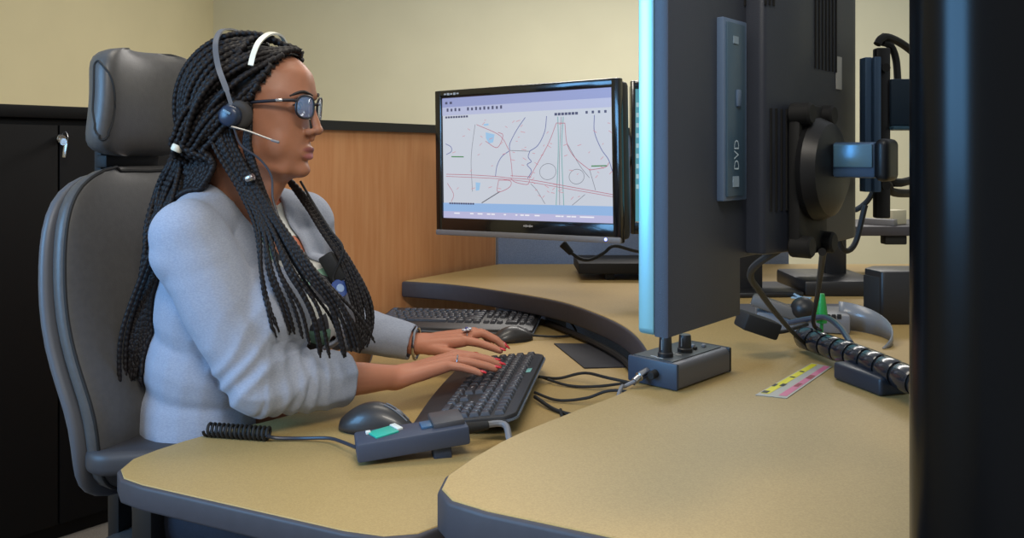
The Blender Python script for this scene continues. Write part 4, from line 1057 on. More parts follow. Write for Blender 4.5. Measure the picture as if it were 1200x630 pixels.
# ---- skeleton points
SHR = V((-0.562, 1.482, 1.076)); ELR = V((-0.436, 1.482, 0.822)); WRR = V((-0.220, 1.662, 0.786))
SHL = V((-0.440, 1.792, 1.076)); ELL = V((-0.460, 1.955, 0.845)); WRL = V((-0.212, 1.925, 0.792))
NECK = V((-0.540, 1.628, 1.105)); HEADB = hd(-.022, 0, -.05)
PEL = V((-0.580, 1.662, 0.590))
def torso_parts(bm, inf):
    ax = (Fv, Lv, Uv)
    tl = RAD(14); axt = (Fv * cos(tl) - Uv * sin(tl), Lv, Uv * cos(tl) + Fv * sin(tl))
    add_ellipsoid(bm, PEL, (.130 + inf, .150 + inf, .125 + inf), ax)
    add_ellipsoid(bm, V((-0.565, 1.660, 0.72)), (.125 + inf, .158 + inf, .15 + inf), ax)
    add_ellipsoid(bm, V((-0.55, 1.655, 0.83)), (.124 + inf, .160 + inf, .14 + inf), axt)
    add_ellipsoid(bm, V((-0.525, 1.645, 0.94)), (.122 + inf, .165 + inf, .165 + inf), axt)
    add_ellipsoid(bm, V((-0.535, 1.645, 1.045)), (.092 + inf, .160 + inf, .088 + inf), ax)
    bc = V((-0.505, 1.640, 0.925))
    for s in (-1, 1): add_ellipsoid(bm, bc + Fv * .092 + Lv * (.082 * s), (.080 + inf, .085 + inf, .088 + inf), axt)
    for sh in (SHR, SHL):
        add_capsule(bm, V((-0.552, 1.632, 1.118)), .056 + inf, sh, .050 + inf)
        add_capsule(bm, bc + (sh - bc) * .30, .085 + inf, sh - V((0, 0, .03)), .054 + inf)
def arm_parts(bm, sh, el, wr, inf, frac=1.0):
    add_capsule(bm, sh, .053 + inf, sh.lerp(el, .45), .056 + inf)
    add_capsule(bm, sh.lerp(el, .45), .056 + inf, el, .047 + inf)
    mid = el.lerp(wr, .30)
    add_capsule(bm, el, .047 + inf, mid, .044 + inf)
    if frac >= 1: add_capsule(bm, mid, .044 + inf, wr, .0265 + inf)
    else:
        e = el.lerp(wr, frac); t = (frac - .3) / .7; add_capsule(bm, mid, .044 + inf, e, .044 + (.0265 - .044) * t + inf)

NAILS = []; FING = {}
def hand_parts(bm, wr, kn_c, side, tips, thumb, name):
    """kn_c: middle of the knuckle row; side: unit vector from little to index finger"""
    fw = (kn_c - wr).normalized(); up = fw.cross(side)
    if up.z < 0: up = -up
    offs = [.030, .0105, -.0095, -.028]; xo = [0.0, .004, 0.0, -.009]; rad = [.0092, .0094, .0090, .0080]
    kns = [kn_c + side * o + fw * x - up * (.002 if i in (0, 3) else 0) for i, (o, x) in enumerate(zip(offs, xo))]
    for i, k in enumerate(kns):
        b = wr + side * (offs[i] * .55) + fw * .006
        add_capsule(bm, b - up * .002, .0185, k - up * .003, .0125, 14)
    add_capsule(bm, wr - fw * .01, .0255, wr + fw * .02, .0225, 14)
    # heel and thumb ball
    tb = wr + fw * .028 + side * .026 - up * .008
    add_capsule(bm, wr + fw * .008 + side * .008 - up * .006, .017, tb, .0155, 14)
    tj = tb.lerp(thumb, .42) + side * .007; tj2 = tb.lerp(thumb, .74) + side * .005
    add_capsule(bm, tb, .0135, tj, .0115, 14); add_capsule(bm, tj, .0115, tj2, .0100, 14); add_capsule(bm, tj2, .0100, thumb, .0082, 14)
    for i, (k, tp) in enumerate(zip(kns, tips)):
        tp = V(tp); r = rad[i]; L = (tp - k).length
        want = [.086, .094, .088, .070][i]
        bow = math.sqrt(max(0.0, want ** 2 - L ** 2)) * 0.42 + .003
        p1 = k.lerp(tp, .44) + V((0, 0, bow)); p2 = k.lerp(tp, .80) + V((0, 0, bow * .62))
        add_capsule(bm, k, r * 1.16, p1, r * 1.04, 14); add_capsule(bm, p1, r * 1.04, p2, r * .94, 14); add_capsule(bm, p2, r * .94, tp, r * .80, 14)
        d = (tp - p2).normalized(); sd = side; nu = sd.cross(d)
        if nu.z < 0: nu = -nu
        NAILS.append((tp + nu * (r * .62) + d * .004, d, sd, nu, r)); FING[(name, i)] = (k, p1, p2, tp, r)
    d = (thumb - tj2).normalized(); sd = d.cross(V((0, 0, 1))).normalized(); nu = sd.cross(d)
    if nu.z < 0: nu = -nu
    NAILS.append((thumb + nu * .0055 + d * .004, d, sd, nu, .010))

KR = V((-0.121, 1.716, 0.808)); KL = V((-0.106, 1.922, 0.812))
fing_r = [(-.036, 1.770, .790), (-.026, 1.742, .789), (-.034, 1.712, .789), (-.062, 1.680, .788)]
fing_l = [(-.026, 1.868, .789), (-.018, 1.902, .790), (-.024, 1.930, .790), (-.052, 1.956, .790)]
ZK = 0.0
sideR = (V((0.10, 1.0, 0.06))).normalized(); sideL = (V((-0.05, -1.0, -0.10))).normalized()

bm = head_bm()
# nose, lips, chin, lids, ears, neck
add_capsule(bm, hd(.119, 0, .024), .0065, hd(.130, 0, -.012), .0085, 14)
add_ellipsoid(bm, hd(.1325, 0, -.0215), (.0105, .0115, .0095), (HX, HY, HZ), 16, 10)
for s in (-1, 1): add_ellipsoid(bm, hd(.120, s * .0125, -.0255), (.0105, .0075, .0075), (HX, HY, HZ), 14, 8)
add_ellipsoid(bm, hd(.122, 0, -.036), (.006, .006, .010), (HX, HY, HZ), 12, 8)
up_t = [(.108, .027, -.0615), (.1150, .014, -.0575), (.1185, 0, -.0560), (.1150, -.014, -.0575), (.108, -.027, -.0615)]
lo_t = [(.108, .025, -.0635), (.1135, .014, -.0685), (.1160, 0, -.0700), (.1135, -.014, -.0685), (.108, -.025, -.0635)]
for tb_, rr in ((up_t, .0062), (lo_t, .0066)):
    pts = catmull([hd(*p) for p in tb_], .003); n_ = len(pts)
    for i in range(n_ - 1):
        t = i / (n_ - 1); t2 = (i + 1) / (n_ - 1)
        add_capsule(bm, pts[i], rr * HS * (0.35 + .65 * sin(pi * t) ** .7), pts[i + 1], rr * HS * (0.35 + .65 * sin(pi * t2) ** .7), 8)
add_ellipsoid(bm, hd(.100, 0, -.094), (.020, .024, .016), (HX, HY, HZ), 18, 12)
for s in (-1, 1):
    add_ellipsoid(bm, hd(.0985, s * .033, .0215), (.0125, .0150, .0120), (HX, HY, HZ), 18, 12)      # lids over the eyeball
    pts = [(.100, s * .048, .036), (.116, s * .034, .042), (.122, s * .014, .037)]
    c_ = catmull([hd(*p) for p in pts], .006)
    for a, b in zip(c_[:-1], c_[1:]): add_capsule(bm, a, .0060, b, .0060, 8)                          # brow ridge
    add_ellipsoid(bm, hd(.014, s * .076, -.002), (.016, .006, .029), ((HX * cos(.3) - HZ * sin(.3) * 0).normalized(), HY, HZ), 16, 10)  # ear
    add_capsule(bm, hd(.0, s * .060, -.055), .014, hd(.080, s * .034, -.094), .012, 12)                # jaw line
    add_ellipsoid(bm, hd(.066, s * .040, -.040), (.034, .024, .040), (HX, HY, HZ), 16, 10)             # cheek
add_capsule(bm, HEADB + V((.004, 0, .03)), .056, NECK + V((0.012, 0, -.02)), .060)
add_capsule(bm, hd(.050, 0, -.100), .030, NECK + Fv * .035, .046)
torso_parts(bm, -0.004)
arm_parts(bm, SHR, ELR, WRR, -0.004); arm_parts(bm, SHL, ELL, WRL, -0.004)
hand_parts(bm, WRR, KR, sideR, fing_r, V((-0.085, 1.792, .782)), 'R')
hand_parts(bm, WRL, KL, sideL, fing_l, V((-0.085, 1.850, .783)), 'L')
HIPS = []
for s in (-1, 1):
    hip = PEL + Lv * (.082 * s) + V((0, 0, -.015)); knee = hip + Fv * .40 + Lv * (.03 * s) + V((0, 0, .005)); ank = knee + Fv * .02 + V((0, 0, -.46)); toe = ank + Fv * .13 + V((0, 0, -.055))
    add_capsule(bm, hip, .080, knee, .052); add_capsule(bm, knee, .052, ank, .034); add_capsule(bm, ank + V((0, 0, -.03)), .033, toe + V((0, 0, 0.005)), .022)
    HIPS.append((hip, knee, ank, toe))
body_me = voxel(bm, 0.0026, 4, 0.5)
# relax cheeks, jaw and neck so the face is one soft surface; nose, lips, eyes and hands keep their shape
def relax(me, weight, iters):
    n_ = len(me.vertices); c_ = np.empty(n_ * 3); me.vertices.foreach_get('co', c_); c_ = c_.reshape(-1, 3)
    e_ = np.empty(len(me.edges) * 2, int); me.edges.foreach_get('vertices', e_); e_ = e_.reshape(-1, 2)
    w_ = weight(c_); act = np.nonzero(w_ > 0)[0]; mask = np.zeros(n_, bool); mask[act] = True
    e_ = e_[mask[e_[:, 0]] | mask[e_[:, 1]]]
    deg = np.bincount(e_.ravel(), minlength=n_).astype(float); deg[deg == 0] = 1
    for _ in range(iters):
        s_ = np.zeros_like(c_)
        for j in range(3):
            s_[:, j] = np.bincount(e_[:, 0], c_[e_[:, 1], j], n_) + np.bincount(e_[:, 1], c_[e_[:, 0], j], n_)
        c_ = c_ + (s_ / deg[:, None] - c_) * (w_ * .6)[:, None]
    me.vertices.foreach_set('co', c_.ravel()); me.update()
def face_w(c):
    q_ = (c - np.array(H0)) / HS; lx, ly, lz = q_ @ np.array(HX), q_ @ np.array(HY), q_[:, 2]
    w_ = ((lz > -.22) & (lz < .14) & (np.abs(ly) < .14) & (np.abs(lx) < .16)).astype(float)
    feat = np.zeros(len(c))
    for (fx, fy, fz, rx, ry, rz) in ((.13, 0, -.008, .05, .022, .034), (.115, 0, -.064, .03, .030, .017), (.105, .033, .022, .03, .022, .018), (.105, -.033, .022, .03, .022, .018), (.014, .076, 0, .03, .02, .04), (.014, -.076, 0, .03, .02, .04)):
        d_ = np.sqrt(((lx - fx) / rx) ** 2 + ((ly - fy) / ry) ** 2 + ((lz - fz) / rz) ** 2)
        feat = np.maximum(feat, np.clip((1.35 - d_) / .5, 0, 1))
    return w_ * (1 - feat)
relax(body_me, face_w, 34)
def wrist_w(c):
    w_ = np.zeros(len(c))
    for wr_, el_ in ((WRR, ELR), (WRL, ELL)):
        dd_ = np.linalg.norm(c - np.array(wr_.lerp(el_, .06)), axis=1); w_ = np.maximum(w_, np.clip((.062 - dd_) / .02, 0, 1))
    return w_
relax(body_me, wrist_w, 30)
wo = root('person', (PEL.x, PEL.y, 0), 'woman in grey top with long black braids and headset, typing at the keyboard', 'person')

# skin with tinted lips
M_skin = mat('skin', srgb(172, 117, 90), 0.46, spec=0.35, noise_amt=0.14, noise_scale=26, bump=0.08, bump_scale=700, sss=0.08)
nt = M_skin.node_tree; bs = nt.nodes['Principled BSDF']; prev = bs.inputs['Base Color'].links[0].from_socket
def tint(center, radii, col, lo=0.75, hi=1.15, strength=1.0):
    """colour region given as an ellipsoid in the object's own space"""
    global prev
    tcn = nt.nodes.new('ShaderNodeTexCoord'); mp = nt.nodes.new('ShaderNodeMapping'); mp.vector_type = 'TEXTURE'
    loc = center - V((PEL.x, PEL.y, 0)); mp.inputs['Location'].default_value = loc; mp.inputs['Scale'].default_value = radii
    mp.inputs['Rotation'].default_value = (0, 0, HYAW)
    nt.links.new(tcn.outputs['Object'], mp.inputs[0])
    ln = nt.nodes.new('ShaderNodeVectorMath'); ln.operation = 'LENGTH'; nt.links.new(mp.outputs[0], ln.inputs[0])
    mr = nt.nodes.new('ShaderNodeMapRange'); mr.inputs[1].default_value = lo; mr.inputs[2].default_value = hi; mr.inputs[3].default_value = strength; mr.inputs[4].default_value = 0.0
    nt.links.new(ln.outputs['Value'], mr.inputs[0])
    mx = nt.nodes.new('ShaderNodeMix'); mx.data_type = 'RGBA'; nt.links.new(mr.outputs[0], mx.inputs[0]); nt.links.new(prev, mx.inputs[6]); mx.inputs[7].default_value = col
    nt.links.new(mx.outputs[2], bs.inputs['Base Color']); prev = mx.outputs[2]
tint(hd(.118, 0, -.0575), (.014, .025, .0060), srgb(132, 74, 70))
tint(hd(.117, 0, -.0690), (.014, .022, .0065), srgb(172, 104, 102))
for wr_, kn_ in ((WRR, KR), (WRL, KL)):
    tint(kn_ + V((0.03, 0, 0)), (.32, .20, .16), srgb(192, 128, 102), 0.6, 1.2, 0.8)
body = part('body', body_me, M_skin, wo, world=True, label='brown skin of face, neck, forearms and hands')

M_nail = mat('nail_red', srgb(205, 30, 44), 0.18, coat=0.6)
for (c, d, sd, nu, r) in NAILS:
    bm = B(); add_ellipsoid(bm, c, (r * .98, r * .66, .0022), (d, sd, nu), 12, 8); part('fingernail', bm, M_nail, body, world=True, smooth=180)
# eyes and brows
M_eye = mat('eye_white', srgb(190, 184, 178), 0.25); M_iris = mat('iris', srgb(28, 18, 14), 0.2); M_brow = mat('brow_hair', srgb(30, 22, 20), 0.7)
for s in (-1, 1):
    bm = B(); add_ellipsoid(bm, hd(.1015, s * .033, .0195), (.0112, .0112, .0058), (HX, HY, HZ), 18, 12); e_ = part('eye', bm, M_eye, body, world=True, smooth=180)
    bm = B(); add_ellipsoid(bm, hd(.1100, s * .0325, .0195), (.0045, .0056, .0054), (HX, HY, HZ), 14, 8); part('iris', bm, M_iris, e_, world=True, smooth=180)
    pts = catmull([hd(.100, s * .051, .0375), hd(.1175, s * .038, .0455), hd(.126, s * .022, .0430), hd(.1285, s * .014, .0400)], .003)
    part('eyebrow', tube_mesh(pts, .0028, 6, rfun=lambda i, s_, a: .5 + .6 * sin(pi * min(1, .15 + i / len(pts)))), M_brow, body, world=True)
    pts = catmull([hd(.1045, s * .047, .0215), hd(.1140, s * .036, .0262), hd(.1125, s * .022, .0225)], .002)
    part('eyelash', tube_mesh(pts, .0013, 6), M_brow, e_, world=True)

# ---- cardigan and printed top from one garment surface
bm = B(); torso_parts(bm, 0.007); arm_parts(bm, SHR, ELR, WRR, 0.010, .56); arm_parts(bm, SHL, ELL, WRL, 0.010, .93)
gar = voxel(bm, 0.0042, 12, 0.5)
n = len(gar.vertices)
gar.calc_loop_triangles()
co = np.empty(n * 3); gar.vertices.foreach_get('co', co); co = co.reshape(-1, 3)
no = np.empty(n * 3); gar.vertices.foreach_get('normal', no); no = no.reshape(-1, 3)
def seg_t(p, a, b):
    ab = b - a; t = ((p - a) @ ab) / (ab @ ab); q = a + np.clip(t, 0, 1)[:, None] * ab
    return t, np.linalg.norm(p - q, axis=1)
disp = np.zeros(n)
for (sh, el, wr) in ((SHR, ELR, WRR), (SHL, ELL, WRL)):
    a, b, c = np.array(sh), np.array(el), np.array(wr)
    t1, d1_ = seg_t(co, a, b); t2, d2_ = seg_t(co, b, c)
    nz = np.array([noise.noise(V(p) * 9.0) for p in co])
    nz2 = np.array([noise.noise(V(p) * 22.0 + V((5, 3, 1))) for p in co])
    wg = np.exp(-((t1 - 0.95) / 0.30) ** 2) * (d1_ < .085)
    disp += wg * 0.0060 * (.45 - np.abs(np.sin(21 * t1 + 3.5 * nz + (co[:, 0] + co[:, 2]) * 9)))
    wg = np.exp(-((t2 - 0.18) / 0.28) ** 2) * (d2_ < .085) * (t2 > -0.05)
    disp += wg * 0.0060 * (.45 - np.abs(np.sin(30 * t2 + 3.5 * nz)))
    wg = np.exp(-((t1 - 0.02) / 0.22) ** 2) * (d1_ < .1)
    disp += wg * 0.0008 * np.sin(30 * t1 + 8 * nz)
torso_w = (co[:, 2] < .92) * np.clip((.95 - co[:, 2]) / .1, 0, 1)
disp += torso_w * 0.0050 * np.clip(nz + .3, 0, 1) * (.5 - np.abs(np.sin(co[:, 2] * 40 + 4 * nz + co[:, 0] * 12)))
disp += 0.0008 * nz2
co2 = co + no * disp[:, None]
gar.vertices.foreach_set('co', co2.ravel()); gar.update()
npoly = len(gar.polygons)
cen = np.empty(npoly * 3); gar.polygons.foreach_get('center', cen); cen = cen.reshape(-1, 3)
Fa, La = np.array(Fv), np.array(Lv)
# neck opening
nk = np.array((-0.508, 1.622, 1.150)); q = cen - nk
fx_ = q @ Fa; ly_ = q @ La
neck_hole = ((fx_ / .080) ** 2 + (ly_ / .074) ** 2 + (q[:, 2] / .066) ** 2) < 1
# v of skin down the front of the neck
vz = (cen[:, 2] > 1.000) & (fx_ > 0) & (np.abs(ly_ + 0.0) < (cen[:, 2] - 1.005) * 0.5)
neck_hole |= vz
cuff = np.zeros(npoly, bool)
for (el, wr, fr) in ((ELR, WRR, .575), (ELL, WRL, .94)):
    t2, d2_ = seg_t(cen, np.array(el), np.array(wr)); cuff |= (t2 > fr) & (d2_ < .09)
low = cen[:, 2] < 0.600
q2 = cen - np.array((-0.525, 1.645, 0.9)); f2 = q2 @ Fa; l2 = q2 @ La
nrm_p = np.empty(npoly * 3); gar.polygons.foreach_get('normal', nrm_p); nrm_p = nrm_p.reshape(-1, 3)
arm_z = np.zeros(npoly, bool)
for (sh, el, wr) in ((SHR, ELR, WRR), (SHL, ELL, WRL)):
    for a_, b_, r_ in ((sh, el, .068), (el, wr, .075)):
        t_, d_ = seg_t(cen, np.array(a_), np.array(b_)); arm_z |= (d_ < r_)
front = ~arm_z & (f2 > .03) & (l2 > -0.058 + 0.06 * np.clip((1.02 - cen[:, 2]) / .3, -1, 1) * 0) & (l2 < .060) & (cen[:, 2] > .60)
keep_c = ~(neck_hole | cuff | low | front)
keep_t = ~(neck_hole | cuff | low | arm_z) & (f2 > .03) & (l2 > -.068) & (l2 < .070) & (cen[:, 2] > .76)
def sub_mesh(keep, shift=0.0):
    b_ = B(); b_.from_mesh(gar); b_.faces.ensure_lookup_table()
    kill = [b_.faces[i] for i in np.nonzero(~keep)[0]]
    bmesh.ops.delete(b_, geom=kill, context='FACES')
    # keep the biggest connected island tidy: relax the cut border
    bv = [v for v in b_.verts if v.is_boundary]
    for _ in range(6):
        new = {}
        for v in bv:
            nb = [e.other_vert(v) for e in v.link_edges if e.is_boundary]
            if len(nb) == 2: new[v] = v.co * .4 + (nb[0].co + nb[1].co) * .3
        for v, c in new.items(): v.co = c
    if shift:
        b_.normal_update()
        for v in b_.verts: v.co += v.normal * shift
    me = bpy.data.meshes.new('g'); b_.to_mesh(me); b_.free()
    me.polygons.foreach_set('use_smooth', [True] * len(me.polygons)); return me
cm = sub_mesh(keep_c)
M_card = mat('cardigan_knit', srgb(157, 164, 180), 0.9, spec=0.2, noise_amt=0.16, noise_scale=260, bump=0.3, bump_scale=800, col2=srgb(144, 151, 168), stretch=(1, 1, 2.2), sheen=0.15)
bvh_gar = BVHTree.FromPolygons([V(v.co) for v in gar.vertices], [tuple(p.vertices) for p in gar.polygons])
card = part('cardigan', cm, M_card, wo, world=True, label='light heather-grey cardigan with pushed-up sleeves')
md = card.modifiers.new('t', 'SOLIDIFY'); md.thickness = 0.005; md.offset = 0.3
tm = sub_mesh(keep_t, -0.004)
M_top = mat('printed_top', srgb(205, 206, 202), 0.85, bump=0.2, bump_scale=500)
nt2 = M_top.node_tree; b2 = nt2.nodes['Principled BSDF']
tcn = nt2.nodes.new('ShaderNodeTexCoord'); vo = nt2.nodes.new('ShaderNodeTexVoronoi'); vo.inputs['Scale'].default_value = 26
nt2.links.new(tcn.outputs['Object'], vo.inputs['Vector'])
rp = nt2.nodes.new('ShaderNodeValToRGB'); rp.color_ramp.interpolation = 'CONSTANT'
els = rp.color_ramp.elements; els[0].position = 0; els[0].color = srgb(205, 206, 202); els[1].position = .45; els[1].color = srgb(120, 160, 140)
for ps, c in ((.58, srgb(205, 206, 202)), (.70, srgb(190, 110, 80)), (.80, srgb(60, 60, 66)), (.88, srgb(205, 206, 202))):
    e = els.new(ps); e.color = c
sep = nt2.nodes.new('ShaderNodeSeparateColor'); nt2.links.new(vo.outputs['Color'], sep.inputs[0]); nt2.links.new(sep.outputs[0], rp.inputs[0]); nt2.links.new(rp.outputs[0], b2.inputs['Base Color'])
part('printed_top', tm, M_top, wo, world=True, label='white top with coloured print')
# trousers and shoes
bm = B(); add_ellipsoid(bm, PEL + V((0, 0, -.02)), (.138, .160, .115), (Fv, Lv, Uv))
for hip, knee, ank, toe in HIPS:
    add_capsule(bm, hip, .087, knee, .062); add_capsule(bm, knee, .062, ank + V((0, 0, .03)), .050)
M_jean = mat('denim', srgb(36, 40, 54), 0.85, noise_amt=0.3, noise_scale=220, bump=0.3, bump_scale=500)
part('trousers', voxel(bm, 0.009, 4), M_jean, wo, world=True, label='blue denim trousers')
for hip, knee, ank, toe in HIPS:
    bm = B(); add_capsule(bm, ank + V((0, 0, -.035)), .046, toe + Fv * .02 + V((0, 0, .008)), .040); add_capsule(bm, ank - Fv * .04 + V((0, 0, -.045)), .040, ank + V((0, 0, -.035)), .044)
    me = voxel(bm, .008, 3)
    for v in me.vertices: v.co.z = max(v.co.z, 0.004)
    part('shoe', me, M_black, wo, world=True)

# ---- hair: scalp cap and braids
M_hair = mat('braid_hair', srgb(20, 18, 19), 0.52, spec=0.22, noise_amt=0.4, noise_scale=500, col2=srgb(36, 31, 31))
M_scalp = mat('scalp_hair', srgb(16, 14, 14), 0.6)
def is_hair(x, y, z):
    if z > .116: return True
    if z > .0: xh = interp([(0, .030), (.025, .042), (.05, .058), (.08, .072), (.105, .083), (.116, .095)], z)
    elif z > -.062: xh = interp([(-.062, -.025), (-.02, -.006), (0, .030)], z)
    else: return False
    return x < xh
bmh = head_bm(off=.005, world=False); bmh.faces.ensure_lookup_table()
kill = [f for f in bmh.faces if not is_hair(*f.calc_center_median())]
bmesh.ops.delete(bmh, geom=kill, context='FACES')
for v in bmh.verts: v.co = hd(*v.co)
hair = part('hair', tomesh(bmh, 180), M_scalp, wo, world=True, label='black hair in long box braids')
hm_ = head_bm(off=.003); bvh_head = BVHTree.FromBMesh(hm_); hm_.free()
body_pts = [V(v.co) @ Matrix() if False else V(v.co) for v in gar.vertices]
def push(p, r, bvh, gap=0.001):
    loc, nn, idx, dist = bvh.find_nearest(p)
    if loc is None: return p
    d = (p - loc).dot(nn)
    if d < r + gap and (d > -.07): return loc + nn * (r + gap) if d < 0 or dist < r + gap else p
    return p
rb = random.Random(11)
NBR = 0
def braid(pts, r, taper=0.65, lift=0.0, headn=0, step=0.0025, rough=True):
    """pts: world control points, the first headn lie on the head"""
    global NBR
    c = resample(catmull(pts, .006), step); m = len(c)
    ph = rb.random() * 6
    for it in range(2):
        c = [push(p, r + lift * max(0, 1 - i / (m * .5)), bvh_head) for i, p in enumerate(c)]
        c = [push(p, r, bvh_gar, .002) if p.z < 1.19 else p for p in c]
        # relax
        c = [c[0]] + [(c[i - 1] + c[i] * 2 + c[i + 1]) / 4 for i in range(1, m - 1)] + [c[-1]]
    per = r * 1.9
    def rf(i, s, a):
        t = i / max(1, m - 1); tp = 1 - (1 - taper) * t
        if i > m - 4: tp *= .55
        side = 0.0 if cos(a + .4) > 0 else pi / 2
        return tp * (.58 + .54 * abs(sin(pi * s / per + side + ph)))
    part('braid', tube_mesh(c, r, 8, rfun=rf), M_hair, hair, world=True, smooth=180)
    NBR += 1
def hdl(p): return hd(*p)
EC = V((.010, 0, .022)); ER = (.105, .084, .109)
def on_head(a, b, n, lift):
    """points from head-local a to b along the rounded head"""
    va = V(((a[0] - EC.x) / ER[0], a[1] / ER[1], (a[2] - EC.z) / ER[2])); vb = V(((b[0] - EC.x) / ER[0], b[1] / ER[1], (b[2] - EC.z) / ER[2]))
    la, lb = va.length, vb.length; q_ = va.rotation_difference(vb); out = []
    for i in range(n):
        t = i / (n - 1); d = Quaternion().slerp(q_, t) @ va.normalized(); L = (la + (lb - la) * t) + lift * sin(pi * min(1, t * 1.15))
        out.append(hd(EC.x + d.x * ER[0] * L, d.y * ER[1] * L, EC.z + d.z * ER[2] * L))
    return out
hairline = [(.040, -.074, .026), (.052, -.070, .048), (.064, -.062, .072), (.072, -.050, .092), (.082, -.034, .104), (.088, -.017, .111), (.091, 0, .114), (.088, .018, .111), (.080, .036, .104), (.066, .054, .090), (.048, .068, .065)]
def hl_at(t):
    k = t * (len(hairline) - 1); i = min(int(k), len(hairline) - 2); f = k - i
    return tuple(hairline[i][j] * (1 - f) + hairline[i + 1][j] * f for j in range(3))
def tail(k, n, jit):
    """hanging part down the back, spread over the shoulder blade"""
    f = k / max(1, n - 1); s = rb.uniform
    e = s(-25, 15)
    x0 = 250 - 52 * f; d0 = 1.512 + .070 * f
    return [P(x0 + s(-3, 3), 192, d0), P(x0 - 15 + s(-4, 4), 224, d0 + .012), P(200 - 24 * f + s(-5, 5), 268, 1.56), P(184 - 20 * f + s(-6, 6), 335, 1.555), P(174 - 18 * f + s(-6, 6), 400 + e * .6, 1.55), P(170 - 18 * f + s(-7, 7), 438 + e, 1.545)]
# A: front hairline braids swept back over the crown into the tied tail
nA = 17
for k in range(nA):
    t = k / (nA - 1); S_ = hl_at(t)
    G_ = (-.052 - .078 * t + rb.uniform(-.008, .008), -.090 + .105 * t + rb.uniform(-.006, .006), -.055 + rb.uniform(-.012, .01))
    pts = on_head(S_, G_, 12, .03 + .04 * rb.random())
    braid(pts + tail(k, nA, 0), .0058, lift=.004)
# A2: second layer starting on the crown and the side
for k in range(14):
    t = k / 13; S_ = (.030 - .03 * abs(t - .4), -.078 + .15 * t, .060 + .075 * sin(pi * min(1, .15 + t * .85)))
    G_ = (-.068 - .068 * t + rb.uniform(-.01, .008), -.098 + .11 * t, -.035 + rb.uniform(-.02, .02))
    pts = on_head(S_, G_, 11, .08 + .05 * rb.random())
    braid(pts + tail(k, 14, 0), .0062, lift=.012)
# A3: side of the head above the ear, sweeping back and down
for k in range(9):
    t = k / 8; S_ = (.036 - .060 * t, -.078, .024 + .045 * t - .02 * t * t)
    G_ = (-.040 - .07 * t + rb.uniform(-.01, .01), -.096 + .01 * t, -.062 + rb.uniform(-.01, .015))
    pts = on_head(S_, G_, 9, .05 + .05 * rb.random())
    braid(pts + tail(k * .6, 9, 0), .0058, lift=.006)
# B: near bundle falling from behind the ear over the front of the near shoulder
nB = 16
for k in range(nB):
    f = k / (nB - 1); s = rb.uniform
    S_ = (.012 - .060 * (1 - f), -.082, .050 - .012 * (1 - f) + s(-.006, .006))
    a = [hd(*S_), hd(.010 - .045 * (1 - f), -.094, .012), hd(.014 - .034 * (1 - f) + s(-.004, .004), -.096 + s(-.004, .004), -.045)]
    xm = 284 + 20 * f
    ex = 318 + 108 * f + s(-8, 8); ey = 378 + 38 * min(1, f * 1.5) + s(-8, 8)
    a += [P(xm + s(-3, 3), 226, 1.495), P(xm + 16 + 12 * f + s(-3, 3), 268, 1.470), P(xm + (ex - xm) * .55 + s(-4, 4), 318, 1.450), P(xm + (ex - xm) * .85, 362, 1.455), P(ex, ey, 1.47)]
    braid(a, .0050, lift=.002)
# D: thinner braids in front of the ear along the neck
for k in range(4):
    f = k / 3; s = rb.uniform
    a = [hd(.036 + .006 * f, -.080, .022), hd(.036 + .008 * f, -.086, -.020), hd(.036 + .010 * f, -.088, -.060), P(308 + 6 * f, 234, 1.505), P(330 + 10 * f, 282, 1.490), P(358 + 24 * f, 330, 1.470), P(388 + 34 * f, 372, 1.475), P(400 + 40 * f, 408 + s(-8, 6), 1.49)]
    braid(a, .0042, lift=.001)
# C: far side braids appearing under the chin and lying on the chest
nC = 9
for k in range(nC):
    f = k / (nC - 1); s = rb.uniform
    a = [hd(-.02, .078, .02), hd(-.01 + .01 * f, .085, -.03), hd(.02, .082, -.085), P(352 + 8 * f, 232, 1.690), P(374 + 12 * f + s(-3, 3), 268, 1.660), P(396 + 16 * f + s(-3, 3), 306, 1.630), P(412 + 20 * f + s(-4, 4), 350, 1.61), P(418 + 18 * f, 384, 1.60), P(412 + 18 * f + s(-6, 6), 412 + s(-8, 4), 1.59)]
    braid(a, .0050)
# E: back of the head, hanging straight behind the neck
for k in range(10):
    f = k / 9; s = rb.uniform
    S_ = (-.085, -.055 + .11 * f, .02)
    a = [hd(*S_), hd(-.100, -.062 + .115 * f, -.03), hd(-.100, -.062 + .12 * f, -.085)]
    p = H0 + V((-.115 - .01 * s(0, 1), -.075 + .13 * f, -.17)); a += [p, p + V((-.045, 0, -.11)), p + V((-.075 + s(-.01, .01), s(-.01, .01), -.22)), p + V((-.085, 0, -.32 + s(-.03, .03)))]
    braid(a, .0056)

# ================================================================== worn things
hs = root('headset', hd(0, -.09, 0), 'black telephone headset worn over the braids, with boom microphone', 'headset')
M_hs = mat('headset_grey', srgb(72, 74, 80), 0.35); M_cush = mat('ear_foam', srgb(58, 56, 56), 0.9); M_cup = mat('ear_cup', srgb(34, 46, 66), 0.3)
earp = V((.026, -.096, .002))
bm = B(); add_lathe(bm, [(0, 0), (.024, 0), (.0265, .006), (.0255, .016), (.020, .022), (0, .022)], hd(earp.x, earp.y + .008, earp.z), -HY, 28); part('ear_cushion', bm, M_cush, hs, world=True, smooth=50)
bm = B(); add_lathe(bm, [(0, 0), (.0185, 0), (.0195, .004), (.0185, .014), (.014, .018), (0, .0185)], hd(earp.x - .004, earp.y - .014, earp.z - .002), -HY, 28); cup = part('ear_cup', bm, M_cup, hs, world=True, smooth=50)
bm = B(); add_box(bm, hd(earp.x - .004, earp.y - .0335, earp.z + .004), (.014, .002, .004), rot=Matrix.Rotation(.5, 3, 'Y'), bev=.0005); part('cup_mark', bm, mat('cup_mark', srgb(110, 140, 160), .4), cup, world=True)
